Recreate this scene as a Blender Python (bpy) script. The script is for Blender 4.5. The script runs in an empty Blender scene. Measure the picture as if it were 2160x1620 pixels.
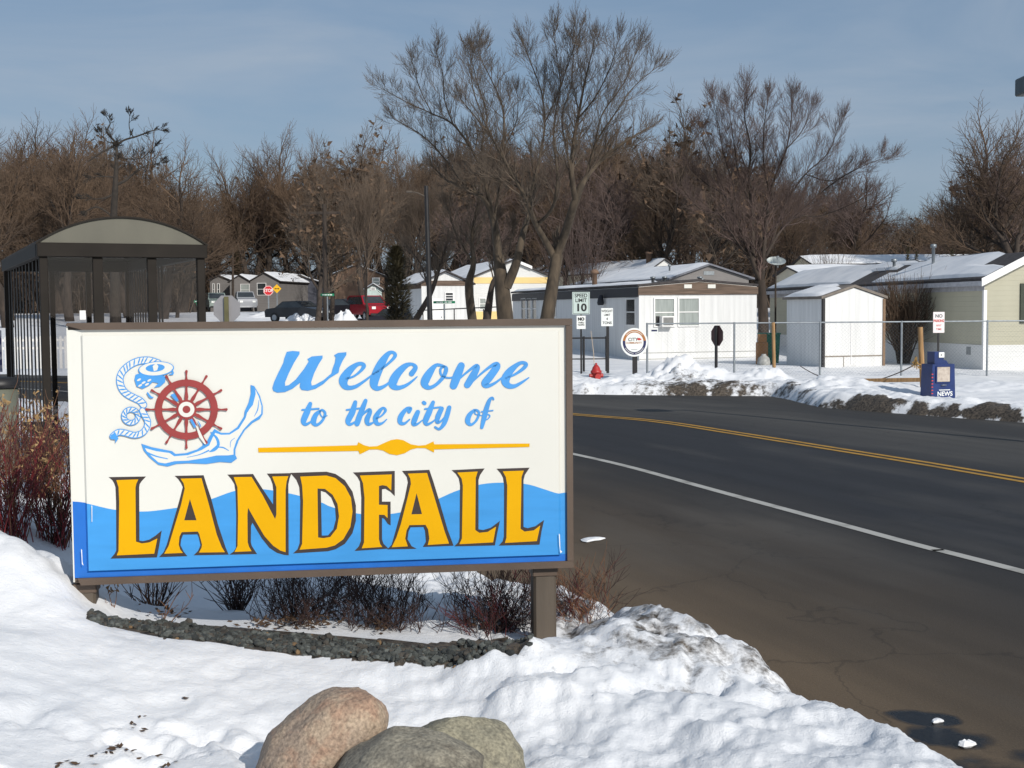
import bpy, math, random
import numpy as np
from mathutils import Vector, Matrix, Quaternion
from mathutils.geometry import tessellate_polygon
random.seed(7)
rng = np.random.RandomState(11)
scene = bpy.context.scene
COL = scene.collection

# ------------------------------------------------------------------ camera
F = 2700.0
EYE = Vector((0, 0, 2.2))
PITCH = math.atan(155 / F)
ROLL = 0.008
_f = Vector((0, math.cos(PITCH), -math.sin(PITCH)))
_u0 = Vector((0, math.sin(PITCH), math.cos(PITCH)))
_x = Vector((1, 0, 0))
RT = _x * math.cos(ROLL) - _u0 * math.sin(ROLL)
UP = _u0 * math.cos(ROLL) + _x * math.sin(ROLL)

def ray(px, py):
    return _f + RT * ((px - 1080) / F) - UP * ((py - 810) / F)
def at(px, py, Y):
    d = ray(px, py)
    return EYE + d * (Y / d.y)
def on_z(px, py, z=0.0):
    d = ray(px, py)
    return EYE + d * ((z - EYE.z) / d.z)
def project(P):
    v = Vector(P) - EYE
    w = v.dot(_f)
    return 1080 + F * v.dot(RT) / w, 810 - F * v.dot(UP) / w
def hz(px):
    return 655 - ROLL * (px - 1080)

cam = bpy.data.cameras.new('camera')
cam.lens = F * 36 / 2160
cam.sensor_width = 36
cam.clip_end = 3000
co = bpy.data.objects.new('camera', cam)
M = Matrix((RT, UP, -_f)).transposed().to_4x4()
M.translation = EYE
co.matrix_world = M
COL.objects.link(co)
scene.camera = co

# ------------------------------------------------------------------ helpers
def tag(o, label=None, cat=None, group=None, kind=None):
    if label: o['label'] = label
    if cat: o['category'] = cat
    if group: o['group'] = group
    if kind: o['kind'] = kind
    return o

def empty(name, loc, ang=0.0, label=None, cat=None, group=None):
    o = bpy.data.objects.new(name, None)
    o.empty_display_size = 0.2
    COL.objects.link(o)
    o.location = loc
    o.rotation_euler = (0, 0, ang)
    tag(o, label, cat, group)
    return o

def copy_tree(o, parent=None):
    c = o.copy()
    COL.objects.link(c)
    if parent is not None: c.parent = parent
    for ch in list(o.children):
        copy_tree(ch, c)
    return c

class MB:
    def __init__(s):
        s.v = []; s.f = []; s.m = []; s.sm = []
    def add(s, vs, fs, m=0, smooth=False):
        b = len(s.v)
        s.v.extend([tuple(q) for q in vs])
        for f in fs:
            s.f.append(tuple(i + b for i in f)); s.m.append(m); s.sm.append(smooth)
    def box(s, lo, hi, m=0, T=None):
        x0, y0, z0 = lo; x1, y1, z1 = hi
        vs = [Vector(q) for q in ((x0,y0,z0),(x1,y0,z0),(x1,y1,z0),(x0,y1,z0),(x0,y0,z1),(x1,y0,z1),(x1,y1,z1),(x0,y1,z1))]
        if T is not None: vs = [T @ q for q in vs]
        s.add(vs, [(0,3,2,1),(4,5,6,7),(0,1,5,4),(1,2,6,5),(2,3,7,6),(3,0,4,7)], m)
    def bbox(s, lo, hi, b=0.01, m=0, T=None):
        """box with chamfered edges"""
        x0, y0, z0 = lo; x1, y1, z1 = hi
        vs = []; idx = {}
        cx = ((x0, 1), (x1, -1)); cy = ((y0, 1), (y1, -1)); cz = ((z0, 1), (z1, -1))
        for i, (X, sx) in enumerate(cx):
            for j, (Yy, sy) in enumerate(cy):
                for k, (Z, sz) in enumerate(cz):
                    for ax in range(3):
                        p = [X + sx*b, Yy + sy*b, Z + sz*b]
                        p[ax] = (X, Yy, Z)[ax]
                        idx[i,j,k,ax] = len(vs); vs.append(Vector(p))
        fs = []
        for i in (0,1): fs.append([idx[i,j,k,0] for j,k in ((0,0),(1,0),(1,1),(0,1))])
        for j in (0,1): fs.append([idx[i,j,k,1] for i,k in ((0,0),(1,0),(1,1),(0,1))])
        for k in (0,1): fs.append([idx[i,j,k,2] for i,j in ((0,0),(1,0),(1,1),(0,1))])
        for i in (0,1):
            for j in (0,1): fs.append([idx[i,j,0,0], idx[i,j,1,0], idx[i,j,1,1], idx[i,j,0,1]])
        for i in (0,1):
            for k in (0,1): fs.append([idx[i,0,k,0], idx[i,1,k,0], idx[i,1,k,2], idx[i,0,k,2]])
        for j in (0,1):
            for k in (0,1): fs.append([idx[0,j,k,1], idx[1,j,k,1], idx[1,j,k,2], idx[0,j,k,2]])
        for i in (0,1):
            for j in (0,1):
                for k in (0,1): fs.append([idx[i,j,k,0], idx[i,j,k,1], idx[i,j,k,2]])
        if T is not None: vs = [T @ q for q in vs]
        s.add(vs, fs, m)
    def quad(s, a, b, c, d, m=0):
        s.add([a, b, c, d], [(0,1,2,3)], m)
    def tube(s, pts, rad, k=6, m=0, cap=True, smooth=True):
        n = len(pts)
        vs = []
        ref = None
        for i in range(n):
            a = pts[max(i-1, 0)]; b = pts[min(i+1, n-1)]
            d = (b - a)
            if d.length < 1e-9: d = Vector((0,0,1))
            d = d.normalized()
            if ref is None:
                ref = d.orthogonal().normalized()
            else:
                ref = ref - d * ref.dot(d)
                if ref.length < 1e-6: ref = d.orthogonal()
                ref = ref.normalized()
            w = d.cross(ref)
            r = rad[i] if not isinstance(rad, (int, float)) else rad
            for j in range(k):
                t = 2*math.pi*j/k
                vs.append(pts[i] + (ref*math.cos(t) + w*math.sin(t))*r)
        fs = []
        for i in range(n-1):
            for j in range(k):
                fs.append((i*k+j, i*k+(j+1)%k, (i+1)*k+(j+1)%k, (i+1)*k+j))
        s.add(vs, fs, m, smooth)
        if cap and k > 3:
            s.add(vs[:k], [tuple(range(k-1, -1, -1))], m)
            s.add(vs[-k:], [tuple(range(k))], m)
    def prism(s, poly, a, b, m=0, axis=1):
        """poly of 2-D points extruded between a and b along axis (0 x, 1 y, 2 z)"""
        def P(u, v, w):
            return (w, u, v) if axis == 0 else ((u, w, v) if axis == 1 else (u, v, w))
        n = len(poly)
        vs = [P(u, v, a) for u, v in poly] + [P(u, v, b) for u, v in poly]
        fs = [(i, (i+1) % n, n+(i+1) % n, n+i) for i in range(n)]
        s.add(vs, fs, m)
        tri = tessellate_polygon([[Vector((u, v, 0)) for u, v in poly]])
        s.add([P(u, v, a) for u, v in poly], [tuple(t) for t in tri], m)
        s.add([P(u, v, b) for u, v in poly], [tuple(reversed(t)) for t in tri], m)
    def fill(s, loops, m=0):
        """planar polygon with holes; loops of 3-D points"""
        tri = tessellate_polygon([[Vector(p) for p in l] for l in loops])
        s.add([p for l in loops for p in l], [tuple(t) for t in tri], m)
    def lathe(s, prof, k=16, c=(0,0,0), m=0, smooth=True):
        vs = []
        for r, z in prof:
            for j in range(k):
                t = 2*math.pi*j/k
                vs.append((c[0]+r*math.cos(t), c[1]+r*math.sin(t), c[2]+z))
        fs = []
        for i in range(len(prof)-1):
            for j in range(k):
                fs.append((i*k+j, i*k+(j+1)%k, (i+1)*k+(j+1)%k, (i+1)*k+j))
        s.add(vs, fs, m, smooth)
        s.add(vs[:k], [tuple(range(k-1,-1,-1))], m)
        s.add(vs[-k:], [tuple(range(k))], m)
    def build(s, name, mats, parent=None, loc=None):
        me = bpy.data.meshes.new(name)
        me.from_pydata(s.v, [], s.f)
        if not isinstance(mats, (list, tuple)): mats = [mats]
        for q in mats: me.materials.append(q)
        me.polygons.foreach_set('material_index', s.m)
        me.polygons.foreach_set('use_smooth', s.sm)
        me.update()
        o = bpy.data.objects.new(name, me)
        COL.objects.link(o)
        if parent is not None: o.parent = parent
        if loc is not None: o.location = loc
        return o

class Frame:
    """local frame: origin loc, turned by ang about z; finds where a line of sight meets its planes"""
    def __init__(s, loc, ang):
        s.loc = Vector(loc); s.R = Matrix.Rotation(-ang, 3, 'Z'); s.ang = ang
        s.e = s.R @ (EYE - s.loc)
    def loc_of(s, P): return s.R @ (Vector(P) - s.loc)
    def world(s, p): return s.R.transposed() @ Vector(p) + s.loc
    def hy(s, px, py, y=0.0):
        d = s.R @ ray(px, py)
        return s.e + d * ((y - s.e.y) / d.y)
    def hx(s, px, py, x=0.0):
        d = s.R @ ray(px, py)
        return s.e + d * ((x - s.e.x) / d.x)

def solve_px(fn, target, lo, hi):
    """parameter t for which fn(t) projects to column target"""
    a = project(fn(lo))[0] - target
    for _ in range(50):
        mid = (lo + hi) / 2
        b = project(fn(mid))[0] - target
        if (a < 0) == (b < 0): lo = mid
        else: hi = mid
    return (lo + hi) / 2

# ------------------------------------------------------------------ materials
def lin(c):
    return tuple((x/255/12.92 if x/255 <= 0.04045 else ((x/255+0.055)/1.055)**2.4) for x in c)

def mat(name, col, rough=0.7, metal=0.0, var=0.12, vscale=6.0, bump=0.0, bscale=40.0, col2=None, spec=0.5, wave=None, detail=4.0, stretch=None, contrast=(0.35,0.65)):
    """procedural material: noise mixes two tones of the colour; optional bump; wave=(axis vector, scale, strength) adds ribs"""
    m = bpy.data.materials.new(name)
    m.use_nodes = True
    nt = m.node_tree; N = nt.nodes; L = nt.links
    b = N['Principled BSDF']
    b.inputs['Roughness'].default_value = rough
    b.inputs['Metallic'].default_value = metal
    b.inputs['Specular IOR Level'].default_value = spec
    tc = N.new('ShaderNodeTexCoord')
    src = tc.outputs['Object']
    if stretch:
        mp = N.new('ShaderNodeMapping'); mp.inputs['Scale'].default_value = stretch
        L.new(src, mp.inputs['Vector']); src2 = mp.outputs['Vector']
    else: src2 = src
    no = N.new('ShaderNodeTexNoise'); no.inputs['Scale'].default_value = vscale; no.inputs['Detail'].default_value = detail
    L.new(src2, no.inputs['Vector'])
    rp = N.new('ShaderNodeValToRGB')
    c1 = tuple(max(0, x*(1-var)) for x in col); c2 = col2 if col2 else tuple(min(1, x*(1+var)) for x in col)
    rp.color_ramp.elements[0].position = contrast[0]; rp.color_ramp.elements[1].position = contrast[1]
    rp.color_ramp.elements[0].color = (*c1, 1); rp.color_ramp.elements[1].color = (*c2, 1)
    L.new(no.outputs['Fac'], rp.inputs['Fac'])
    L.new(rp.outputs['Color'], b.inputs['Base Color'])
    last = None
    if bump:
        n2 = N.new('ShaderNodeTexNoise'); n2.inputs['Scale'].default_value = bscale; n2.inputs['Detail'].default_value = 5
        L.new(src2, n2.inputs['Vector'])
        bp = N.new('ShaderNodeBump'); bp.inputs['Strength'].default_value = bump; bp.inputs['Distance'].default_value = 0.02
        L.new(n2.outputs['Fac'], bp.inputs['Height'])
        last = bp
    if wave:
        ax, sc, st = wave
        dv = N.new('ShaderNodeVectorMath'); dv.operation = 'DOT_PRODUCT'; dv.inputs[1].default_value = ax
        L.new(src, dv.inputs[0])
        mu = N.new('ShaderNodeMath'); mu.operation = 'MULTIPLY'; mu.inputs[1].default_value = sc
        L.new(dv.outputs['Value'], mu.inputs[0])
        fr = N.new('ShaderNodeMath'); fr.operation = 'FRACT'; L.new(mu.outputs[0], fr.inputs[0])
        bp = N.new('ShaderNodeBump'); bp.inputs['Strength'].default_value = st; bp.inputs['Distance'].default_value = 0.06
        L.new(fr.outputs[0], bp.inputs['Height'])
        if last: L.new(last.outputs[0], bp.inputs['Normal'])
        last = bp
    if last: L.new(last.outputs[0], b.inputs['Normal'])
    return m

def glass_mat(name, tint, alpha_mix=0.75):
    """thin window glass: mostly clear with a reflection"""
    m = bpy.data.materials.new(name); m.use_nodes = True
    nt = m.node_tree; N = nt.nodes; L = nt.links
    N.remove(N['Principled BSDF'])
    tr = N.new('ShaderNodeBsdfTransparent'); tr.inputs[0].default_value = (*tint, 1)
    gl = N.new('ShaderNodeBsdfGlossy'); gl.inputs['Roughness'].default_value = 0.03; gl.inputs[0].default_value = (0.9,0.9,0.9,1)
    mx = N.new('ShaderNodeMixShader')
    fr = N.new('ShaderNodeFresnel'); fr.inputs[0].default_value = 1.5
    L.new(fr.outputs[0], mx.inputs[0]); L.new(tr.outputs[0], mx.inputs[1]); L.new(gl.outputs[0], mx.inputs[2])
    L.new(mx.outputs[0], N['Material Output'].inputs[0])
    return m

MT = {}
MT['brown_metal'] = mat('brown_metal', lin((88,74,63)), 0.5, 0.1, 0.15, 3, 0.05, 60)
MT['post_metal'] = mat('post_metal', lin((82,73,63)), 0.55, 0.1, 0.25, 5, 0.05, 60, stretch=(1,1,0.2))
MT['cream'] = mat('cream_plastic', lin((212,211,203)), 0.35, 0, 0.025, 1.6, 0.03, 3, spec=0.35)
MT['sign_blue'] = mat('sign_blue', lin((62,142,206)), 0.5, 0, 0.06, 5, 0.03, 3, stretch=(0.5,1,3), spec=0.25)
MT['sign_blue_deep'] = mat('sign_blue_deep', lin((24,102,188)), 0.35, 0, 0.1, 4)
MT['script_blue'] = mat('script_blue', lin((66,142,208)), 0.45, 0, 0.05, 8)
MT['letter_yellow'] = mat('letter_yellow', lin((214,160,0)), 0.6, 0, 0.03, 4, spec=0.15)
MT['letter_black'] = mat('letter_black', lin((52,42,38)), 0.5, 0, 0.1, 8)
MT['wheel_red'] = mat('wheel_red', lin((142,52,50)), 0.5, 0, 0.08, 14)
MT['dark_bronze'] = mat('dark_bronze', lin((37,33,29)), 0.65, 0.0, 0.15, 4, spec=0.15)
MT['shelter_panel'] = mat('shelter_panel', lin((86,84,72)), 0.5, 0, 0.12, 1.5, stretch=(2,1,0.5))
MT['white_paint'] = mat('white_paint', (0.78,0.77,0.75), 0.6, 0, 0.05, 3)
MT['black_paint'] = mat('black_paint', lin((36,35,36)), 0.5, 0.2, 0.2, 6)
MT['galvanised'] = mat('galvanised', lin((140,146,150)), 0.45, 0.6, 0.12, 8)
MT['bark'] = mat('bark', lin((70,60,48)), 0.9, 0, 0.4, 5, 0.6, 18, stretch=(1,1,0.3))
MT['bark_dark'] = mat('bark_dark', lin((58,49,42)), 0.9, 0, 0.35, 5, 0.6, 18, stretch=(1,1,0.3))
MT['twig_brown'] = mat('twig_brown', lin((92,80,68)), 0.9, 0, 0.25, 0.6)
MT['twig_red'] = mat('twig_red', lin((96,80,74)), 0.9, 0, 0.25, 0.6)
MT['twig_far'] = mat('twig_far', lin((93,75,59)), 0.9, 0, 0.3, 0.25)
MT['twig_far2'] = mat('twig_far_grey', lin((96,82,69)), 0.9, 0, 0.3, 0.25)
MT['rust_leaf'] = mat('rust_leaf', lin((92,72,54)), 0.8, 0, 0.35, 0.5)
MT['evergreen'] = mat('evergreen', lin((74,67,46)), 0.8, 0, 0.45, 0.8)
MT['clay'] = mat('litter_brown', lin((80,60,42)), 0.9, 0, 0.3, 20)
MT['glass_dark'] = mat('window_glass', lin((52,56,58)), 0.12, 0, 0.2, 1.2, spec=0.8)
MT['glass_pale'] = mat('curtained_glass', lin((150,156,152)), 0.2, 0, 0.12, 2, spec=0.6, stretch=(6,6,0.6))
MT['rubber'] = mat('rubber', (0.02,0.02,0.02), 0.8)
MT['alu'] = mat('aluminium', lin((168,170,172)), 0.4, 0.5, 0.06, 5)
MT['sign_white'] = mat('sign_white', lin((226,228,224)), 0.4, 0, 0.04, 3)
MT['ink'] = mat('sign_black_ink', lin((24,24,26)), 0.6)
MT['red_ink'] = mat('sign_red_ink', lin((190,60,54)), 0.5)
MT['stop_red'] = mat('stop_red', lin((196,34,40)), 0.45, 0, 0.06, 4)
MT['sign_green'] = mat('sign_green', lin((0,116,78)), 0.45, 0, 0.06, 4)
MT['wood'] = mat('weathered_wood', lin((150,118,80)), 0.85, 0, 0.25, 4, 0.3, 30, stretch=(6,6,0.6))
MT['roof_dark'] = mat('roof_shingle', lin((62,58,58)), 0.9, 0, 0.25, 5, 0.3, 30)
MT['white_siding'] = mat('white_ribbed_siding', (0.70,0.70,0.685), 0.55, 0, 0.06, 1.1, wave=((1,1,0), 4.0, 1.0), stretch=(5,5,0.3))
MT['green_siding'] = mat('sage_lap_siding', lin((183,179,158)), 0.6, 0, 0.05, 0.8, wave=((0,0,1), 6.0, 0.8))
MT['white_lap'] = mat('white_lap_siding', (0.72,0.72,0.7), 0.6, 0, 0.04, 0.8, wave=((0,0,1), 6.0, 0.7))
MT['grey_siding'] = mat('grey_lap_siding', lin((128,124,122)), 0.65, 0, 0.08, 0.8, wave=((0,0,1), 6.0, 0.6))
MT['cream_siding'] = mat('cream_lap_siding', lin((206,198,176)), 0.65, 0, 0.06, 0.8, wave=((0,0,1), 6.0, 0.6))
MT['yellow_siding'] = mat('yellow_siding', lin((216,188,126)), 0.65, 0, 0.08, 0.8)
MT['brown_siding'] = mat('brown_brick_siding', lin((104,82,66)), 0.8, 0, 0.2, 2)
MT['brown_board'] = mat('weathered_brown_board', lin((98,82,70)), 0.85, 0, 0.35, 2, 0.2, 20, stretch=(0.5,1,8))
MT['navy_board'] = mat('dark_fascia', lin((40,42,48)), 0.6, 0, 0.1, 2)
MT['news_blue'] = mat('news_blue', lin((17,43,98)), 0.4, 0, 0.15, 4)
MT['hydrant_red'] = mat('hydrant_red', lin((160,40,38)), 0.45, 0, 0.12, 8)
MT['bin_green'] = mat('bin_green', lin((20,110,84)), 0.5, 0, 0.1, 4)
MT['orange_ring'] = mat('orange_ring', lin((166,108,58)), 0.5, 0, 0.1, 6)
MT['navy_ring'] = mat('navy_ring', lin((30,34,78)), 0.5, 0, 0.1, 6)
MT['yellow_sign'] = mat('warning_yellow', lin((226,172,20)), 0.5, 0, 0.06, 5)
MT['card'] = mat('cardboard', lin((158,112,70)), 0.85, 0, 0.15, 4)

def snow_mat(name, dirt_attr=False, tex=True):
    m = bpy.data.materials.new(name); m.use_nodes = True
    nt = m.node_tree; N = nt.nodes; L = nt.links
    b = N['Principled BSDF']
    b.inputs['Roughness'].default_value = 0.55
    b.inputs['Specular IOR Level'].default_value = 0.3
    tc = N.new('ShaderNodeTexCoord')
    n1 = N.new('ShaderNodeTexNoise'); n1.inputs['Scale'].default_value = 1.3; n1.inputs['Detail'].default_value = 6
    L.new(tc.outputs['Object'], n1.inputs['Vector'])
    rp = N.new('ShaderNodeValToRGB')
    rp.color_ramp.elements[0].color = (0.65,0.665,0.69,1); rp.color_ramp.elements[1].color = (0.78,0.782,0.79,1)
    rp.color_ramp.elements[0].position = 0.3; rp.color_ramp.elements[1].position = 0.6
    L.new(n1.outputs['Fac'], rp.inputs['Fac'])
    out = rp.outputs['Color']
    n2 = N.new('ShaderNodeTexNoise'); n2.inputs['Scale'].default_value = 22; n2.inputs['Detail'].default_value = 8; n2.inputs['Roughness'].default_value = 0.62
    L.new(tc.outputs['Object'], n2.inputs['Vector'])
    if dirt_attr:
        a = N.new('ShaderNodeAttribute'); a.attribute_name = 'dirt'
        n3 = N.new('ShaderNodeTexNoise'); n3.inputs['Scale'].default_value = 7; n3.inputs['Detail'].default_value = 8; n3.inputs['Roughness'].default_value = 0.7
        L.new(tc.outputs['Object'], n3.inputs['Vector'])
        ad = N.new('ShaderNodeMath'); ad.operation = 'ADD'; L.new(a.outputs['Fac'], ad.inputs[0]); L.new(n3.outputs['Fac'], ad.inputs[1])
        r2 = N.new('ShaderNodeValToRGB')
        r2.color_ramp.elements[0].position = 0.82; r2.color_ramp.elements[1].position = 1.25
        r2.color_ramp.elements[0].color = (0,0,0,1); r2.color_ramp.elements[1].color = (1,1,1,1)
        L.new(ad.outputs[0], r2.inputs['Fac'])
        mx = N.new('ShaderNodeMix'); mx.data_type = 'RGBA'
        L.new(r2.outputs['Color'], mx.inputs['Factor']); L.new(out, mx.inputs['A'])
        r3 = N.new('ShaderNodeValToRGB')
        r3.color_ramp.elements[0].color = (0.014,0.012,0.010,1); r3.color_ramp.elements[1].color = (0.13,0.105,0.08,1)
        r3.color_ramp.elements[0].position = 0.35; r3.color_ramp.elements[1].position = 0.65
        L.new(n2.outputs['Fac'], r3.inputs['Fac'])
        L.new(r3.outputs['Color'], mx.inputs['B'])
        out = mx.outputs['Result']
    L.new(out, b.inputs['Base Color'])
    bp = N.new('ShaderNodeBump'); bp.inputs['Strength'].default_value = 0.28; bp.inputs['Distance'].default_value = 0.03
    L.new(n2.outputs['Fac'], bp.inputs['Height'])
    n4 = N.new('ShaderNodeTexNoise'); n4.inputs['Scale'].default_value = 130; n4.inputs['Detail'].default_value = 3
    L.new(tc.outputs['Object'], n4.inputs['Vector'])
    b2 = N.new('ShaderNodeBump'); b2.inputs['Strength'].default_value = 0.45; b2.inputs['Distance'].default_value = 0.006
    L.new(n4.outputs['Fac'], b2.inputs['Height']); L.new(bp.outputs[0], b2.inputs['Normal'])
    L.new(b2.outputs[0], b.inputs['Normal'])
    return m
MT['snow'] = snow_mat('snow')
MT['dirty_snow'] = snow_mat('dirty_snow', True)

# ------------------------------------------------------------------ noise for the ground
_tab = rng.rand(512, 512)
def vnoise(x, y):
    xi = np.floor(x).astype(int); yi = np.floor(y).astype(int)
    fx = x - xi; fy = y - yi
    fx = fx*fx*fx*(fx*(fx*6-15)+10); fy = fy*fy*fy*(fy*(fy*6-15)+10)
    a = _tab[xi % 512, yi % 512]; b = _tab[(xi+1) % 512, yi % 512]
    c = _tab[xi % 512, (yi+1) % 512]; d = _tab[(xi+1) % 512, (yi+1) % 512]
    return (a*(1-fx)+b*fx)*(1-fy) + (c*(1-fx)+d*fx)*fy
def fbm(x, y, sc, octv=4, gain=0.5, seed=0.0):
    s = 0; a = 1; t = 0; ca, sa = math.cos(0.6), math.sin(0.6)
    x = x*sc + seed*17.3 + 100; y = y*sc + seed*9.1 + 100
    for _ in range(octv):
        s = s + a*(vnoise(x, y)-0.5); t += a; a *= gain
        x, y = (x*ca - y*sa)*2.03 + 31.7, (x*sa + y*ca)*2.03 + 12.9
    return s/t*2
def lumps(x, y, sc, seed=0):
    """rounded clods: 1 - distance to the nearest jittered cell point"""
    X = x*sc + seed*13.7 + 50; Yq = y*sc + seed*5.3 + 50
    xi = np.floor(X).astype(int); yi = np.floor(Yq).astype(int)
    best = np.full(X.shape, 9.0)
    for i in (-1, 0, 1):
        for j in (-1, 0, 1):
            cx = xi+i; cy = yi+j
            jx = _tab[cx % 512, (cy+77) % 512]; jy = _tab[(cx+191) % 512, cy % 512]; s = 0.55+0.9*_tab[(cx+33) % 512, (cy+55) % 512]
            d = ((X-cx-jx)**2 + (Yq-cy-jy)**2) / s**2
            best = np.minimum(best, d)
    return np.sqrt(np.clip(1 - best*1.6, 0, 1))
def sst(a, b, x):
    t = np.clip((x-a)/(b-a), 0, 1); return t*t*(3-2*t)
# ------------------------------------------------------------------ road lines, ground
def sdist(poly, X, Y):
    """signed distance to a polyline (positive on the far side of the road) and length along it"""
    best = np.full(X.shape, 1e9); sg = np.zeros(X.shape); al = np.zeros(X.shape); acc = 0
    for (ax, ay), (bx, by) in zip(poly[:-1], poly[1:]):
        dx, dy = bx-ax, by-ay; l2 = dx*dx+dy*dy; l = math.sqrt(l2)
        t = np.clip(((X-ax)*dx+(Y-ay)*dy)/l2, 0, 1)
        d = np.hypot(X-ax-t*dx, Y-ay-t*dy)
        k = d < best - 1e-9
        cr = dx*(Y-ay)-dy*(X-ax)
        best = np.where(k, d, best); sg = np.where(k, -np.sign(cr), sg); al = np.where(k, acc+t*l, al)
        acc += l
    return best*sg, al
def smooth_poly(p, n=8):
    out = []
    for i in range(len(p)-1):
        p0 = p[max(i-1,0)]; p1 = p[i]; p2 = p[i+1]; p3 = p[min(i+2,len(p)-1)]
        for k in range(n):
            t = k/n
            out.append(tuple(0.5*((2*p1[j])+(-p0[j]+p2[j])*t+(2*p0[j]-5*p1[j]+4*p2[j]-p3[j])*t*t+(-p0[j]+3*p1[j]-3*p2[j]+p3[j])*t**3) for j in range(len(p1))))
    out.append(tuple(p[-1])); return out
def gp(px, py): 
    q = on_z(px, py); return (q.x, q.y)
yl = [(2160,1013.5),(1911,971.5),(1733,943),(1555,914.5),(1378,888),(1208,874)]
CEN = smooth_poly([(16.5,-12),(11.5,2.2)] + [gp(*p) for p in yl] + [(-2,31.2),(-8,36.6),(-16,42),(-28,48),(-62,62)])
wl = [(2160,1207),(1955,1155.6),(1733,1095.6),(1511,1035.6),(1333,986.7),(1208,957.8)]
WHT = smooth_poly([(12.2,-12),(7.4,2.0)] + [gp(*p) for p in wl] + [(-0.45,22.4),(-3.8,27.6),(-10,34),(-22,42),(-60,57)])
FAR = [(18.5,-12),(14.6,10)] + [gp(*p) for p in [(2160,895),(1955,880),(1822,871),(1689,860),(1650,846),(1600,838),(1400,836),(1208,834)]] + [(-3,36.6),(-10,42),(-30,53),(-65,66)]

ctrl = [(0,1620,4.0),(0,1400,4.9),(0,1250,5.9),(0,1115,7.0),(60,1192,6.25),(95,1245,6.1),(120,1215,7.2),(150,1285,5.9),(200,1311,5.85),
 (330,1343,5.8),(600,1384,5.75),(960,1398,5.72),(300,1500,4.8),(600,1620,4.2),(1000,1500,5.0),(1000,1620,4.35),
 (1130,1347,5.9),(1200,1330,5.8),(1300,1290,5.9),(1345,1292,5.8),(1420,1322,5.6),(1500,1370,5.4),(1560,1410,5.25),(1620,1440,5.1),(1720,1462,4.9),(1800,1475,4.8),
 (1850,1505,4.6),(1900,1545,4.4),(2010,1618,4.1),(1200,1450,5.0),(1200,1620,4.2),(1600,1620,4.1),(1050,1400,5.6),(980,1380,5.9),
 (200,1312,6.1),(600,1352,6.15),(1000,1377,6.2),(1110,1370,6.3),(400,1330,6.1),(800,1365,6.18),
 (600,1300,6.9),(300,1240,7.8),(900,1235,8.2),(930,1270,7.3),(230,1260,7.2),(1250,1270,6.9),(1217,1245,7.2),(1256,1257,6.9),(1290,1282,6.4),
 (60,1090,8.2),(600,1200,9.0),(60,1000,10.5),(1000,1200,9.0)]
cp = [at(*c) for c in ctrl]
cp += [Vector((-4,12.5,0.5)), Vector((-1,12,0.4)), Vector((-5.5,9,0.75)), Vector((-5.5,5,1.05)), Vector((-4,2,0.95)), Vector((0,2,0.75)), Vector((2.2,2,0.72))]
_P = np.array([[p.x, p.y] for p in cp]); _z = np.array([p.z for p in cp])
def _tps(r): return np.where(r > 1e-9, r*r*np.log(r+1e-12), 0)
_K = _tps(np.hypot(_P[:,None,0]-_P[None,:,0], _P[:,None,1]-_P[None,:,1])) + 0.004*np.eye(len(_P))
_A = np.zeros((len(_P)+3,)*2); _A[:len(_P),:len(_P)] = _K; _A[:len(_P),-3] = 1; _A[:len(_P),-2:] = _P; _A[-3,:len(_P)] = 1; _A[-2:,:len(_P)] = _P.T
_W = np.linalg.solve(_A, np.concatenate([_z, np.zeros(3)]))
def rbf(X, Y):
    s = _W[-3] + _W[-2]*X + _W[-1]*Y
    for (a, b), w in zip(_P, _W[:-3]): s = s + w*_tps(np.hypot(X-a, Y-b))
    return s
def base_g(X, Y):
    """gentle lie of the land outside the road"""
    rise = 2.15*sst(46, 118, Y)
    hill = 13*sst(150, 420, Y)
    return 0.13 + rise + hill + 0.1*fbm(X, Y, 0.15, 3, seed=3) + 0.24*sst(24, 14, Y)
def height(X, Y):
    dc, _ = sdist(CEN, X, Y); df, _ = sdist(FAR, X, Y)
    jit = 0.25*fbm(X, Y, 0.9, 3, seed=1)
    w = sst(-7.2, -5.7, X)*sst(14, 11.5, Y)*sst(0.5, 2.0, Y)*sst(5.5, 4, X)
    zr = np.clip(rbf(X, Y), 0.25, 1.3)
    g = base_g(X, Y)
    z = g*(1-w) + zr*w
    wid = 8.15 - 2.2*sst(14, 30, Y)
    fn = sst(-wid+0.06+jit*0.22, -wid-0.64+jit*0.15, dc)      # near side of the road
    ff = sst(0.0, 0.7, df + jit)                             # far side
    z_near = -0.25 + (z+0.25)*fn
    z_far = -0.25 + (z+0.25)*ff
    return np.where(dc < -2, z_near, z_far), dc, df

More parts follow.
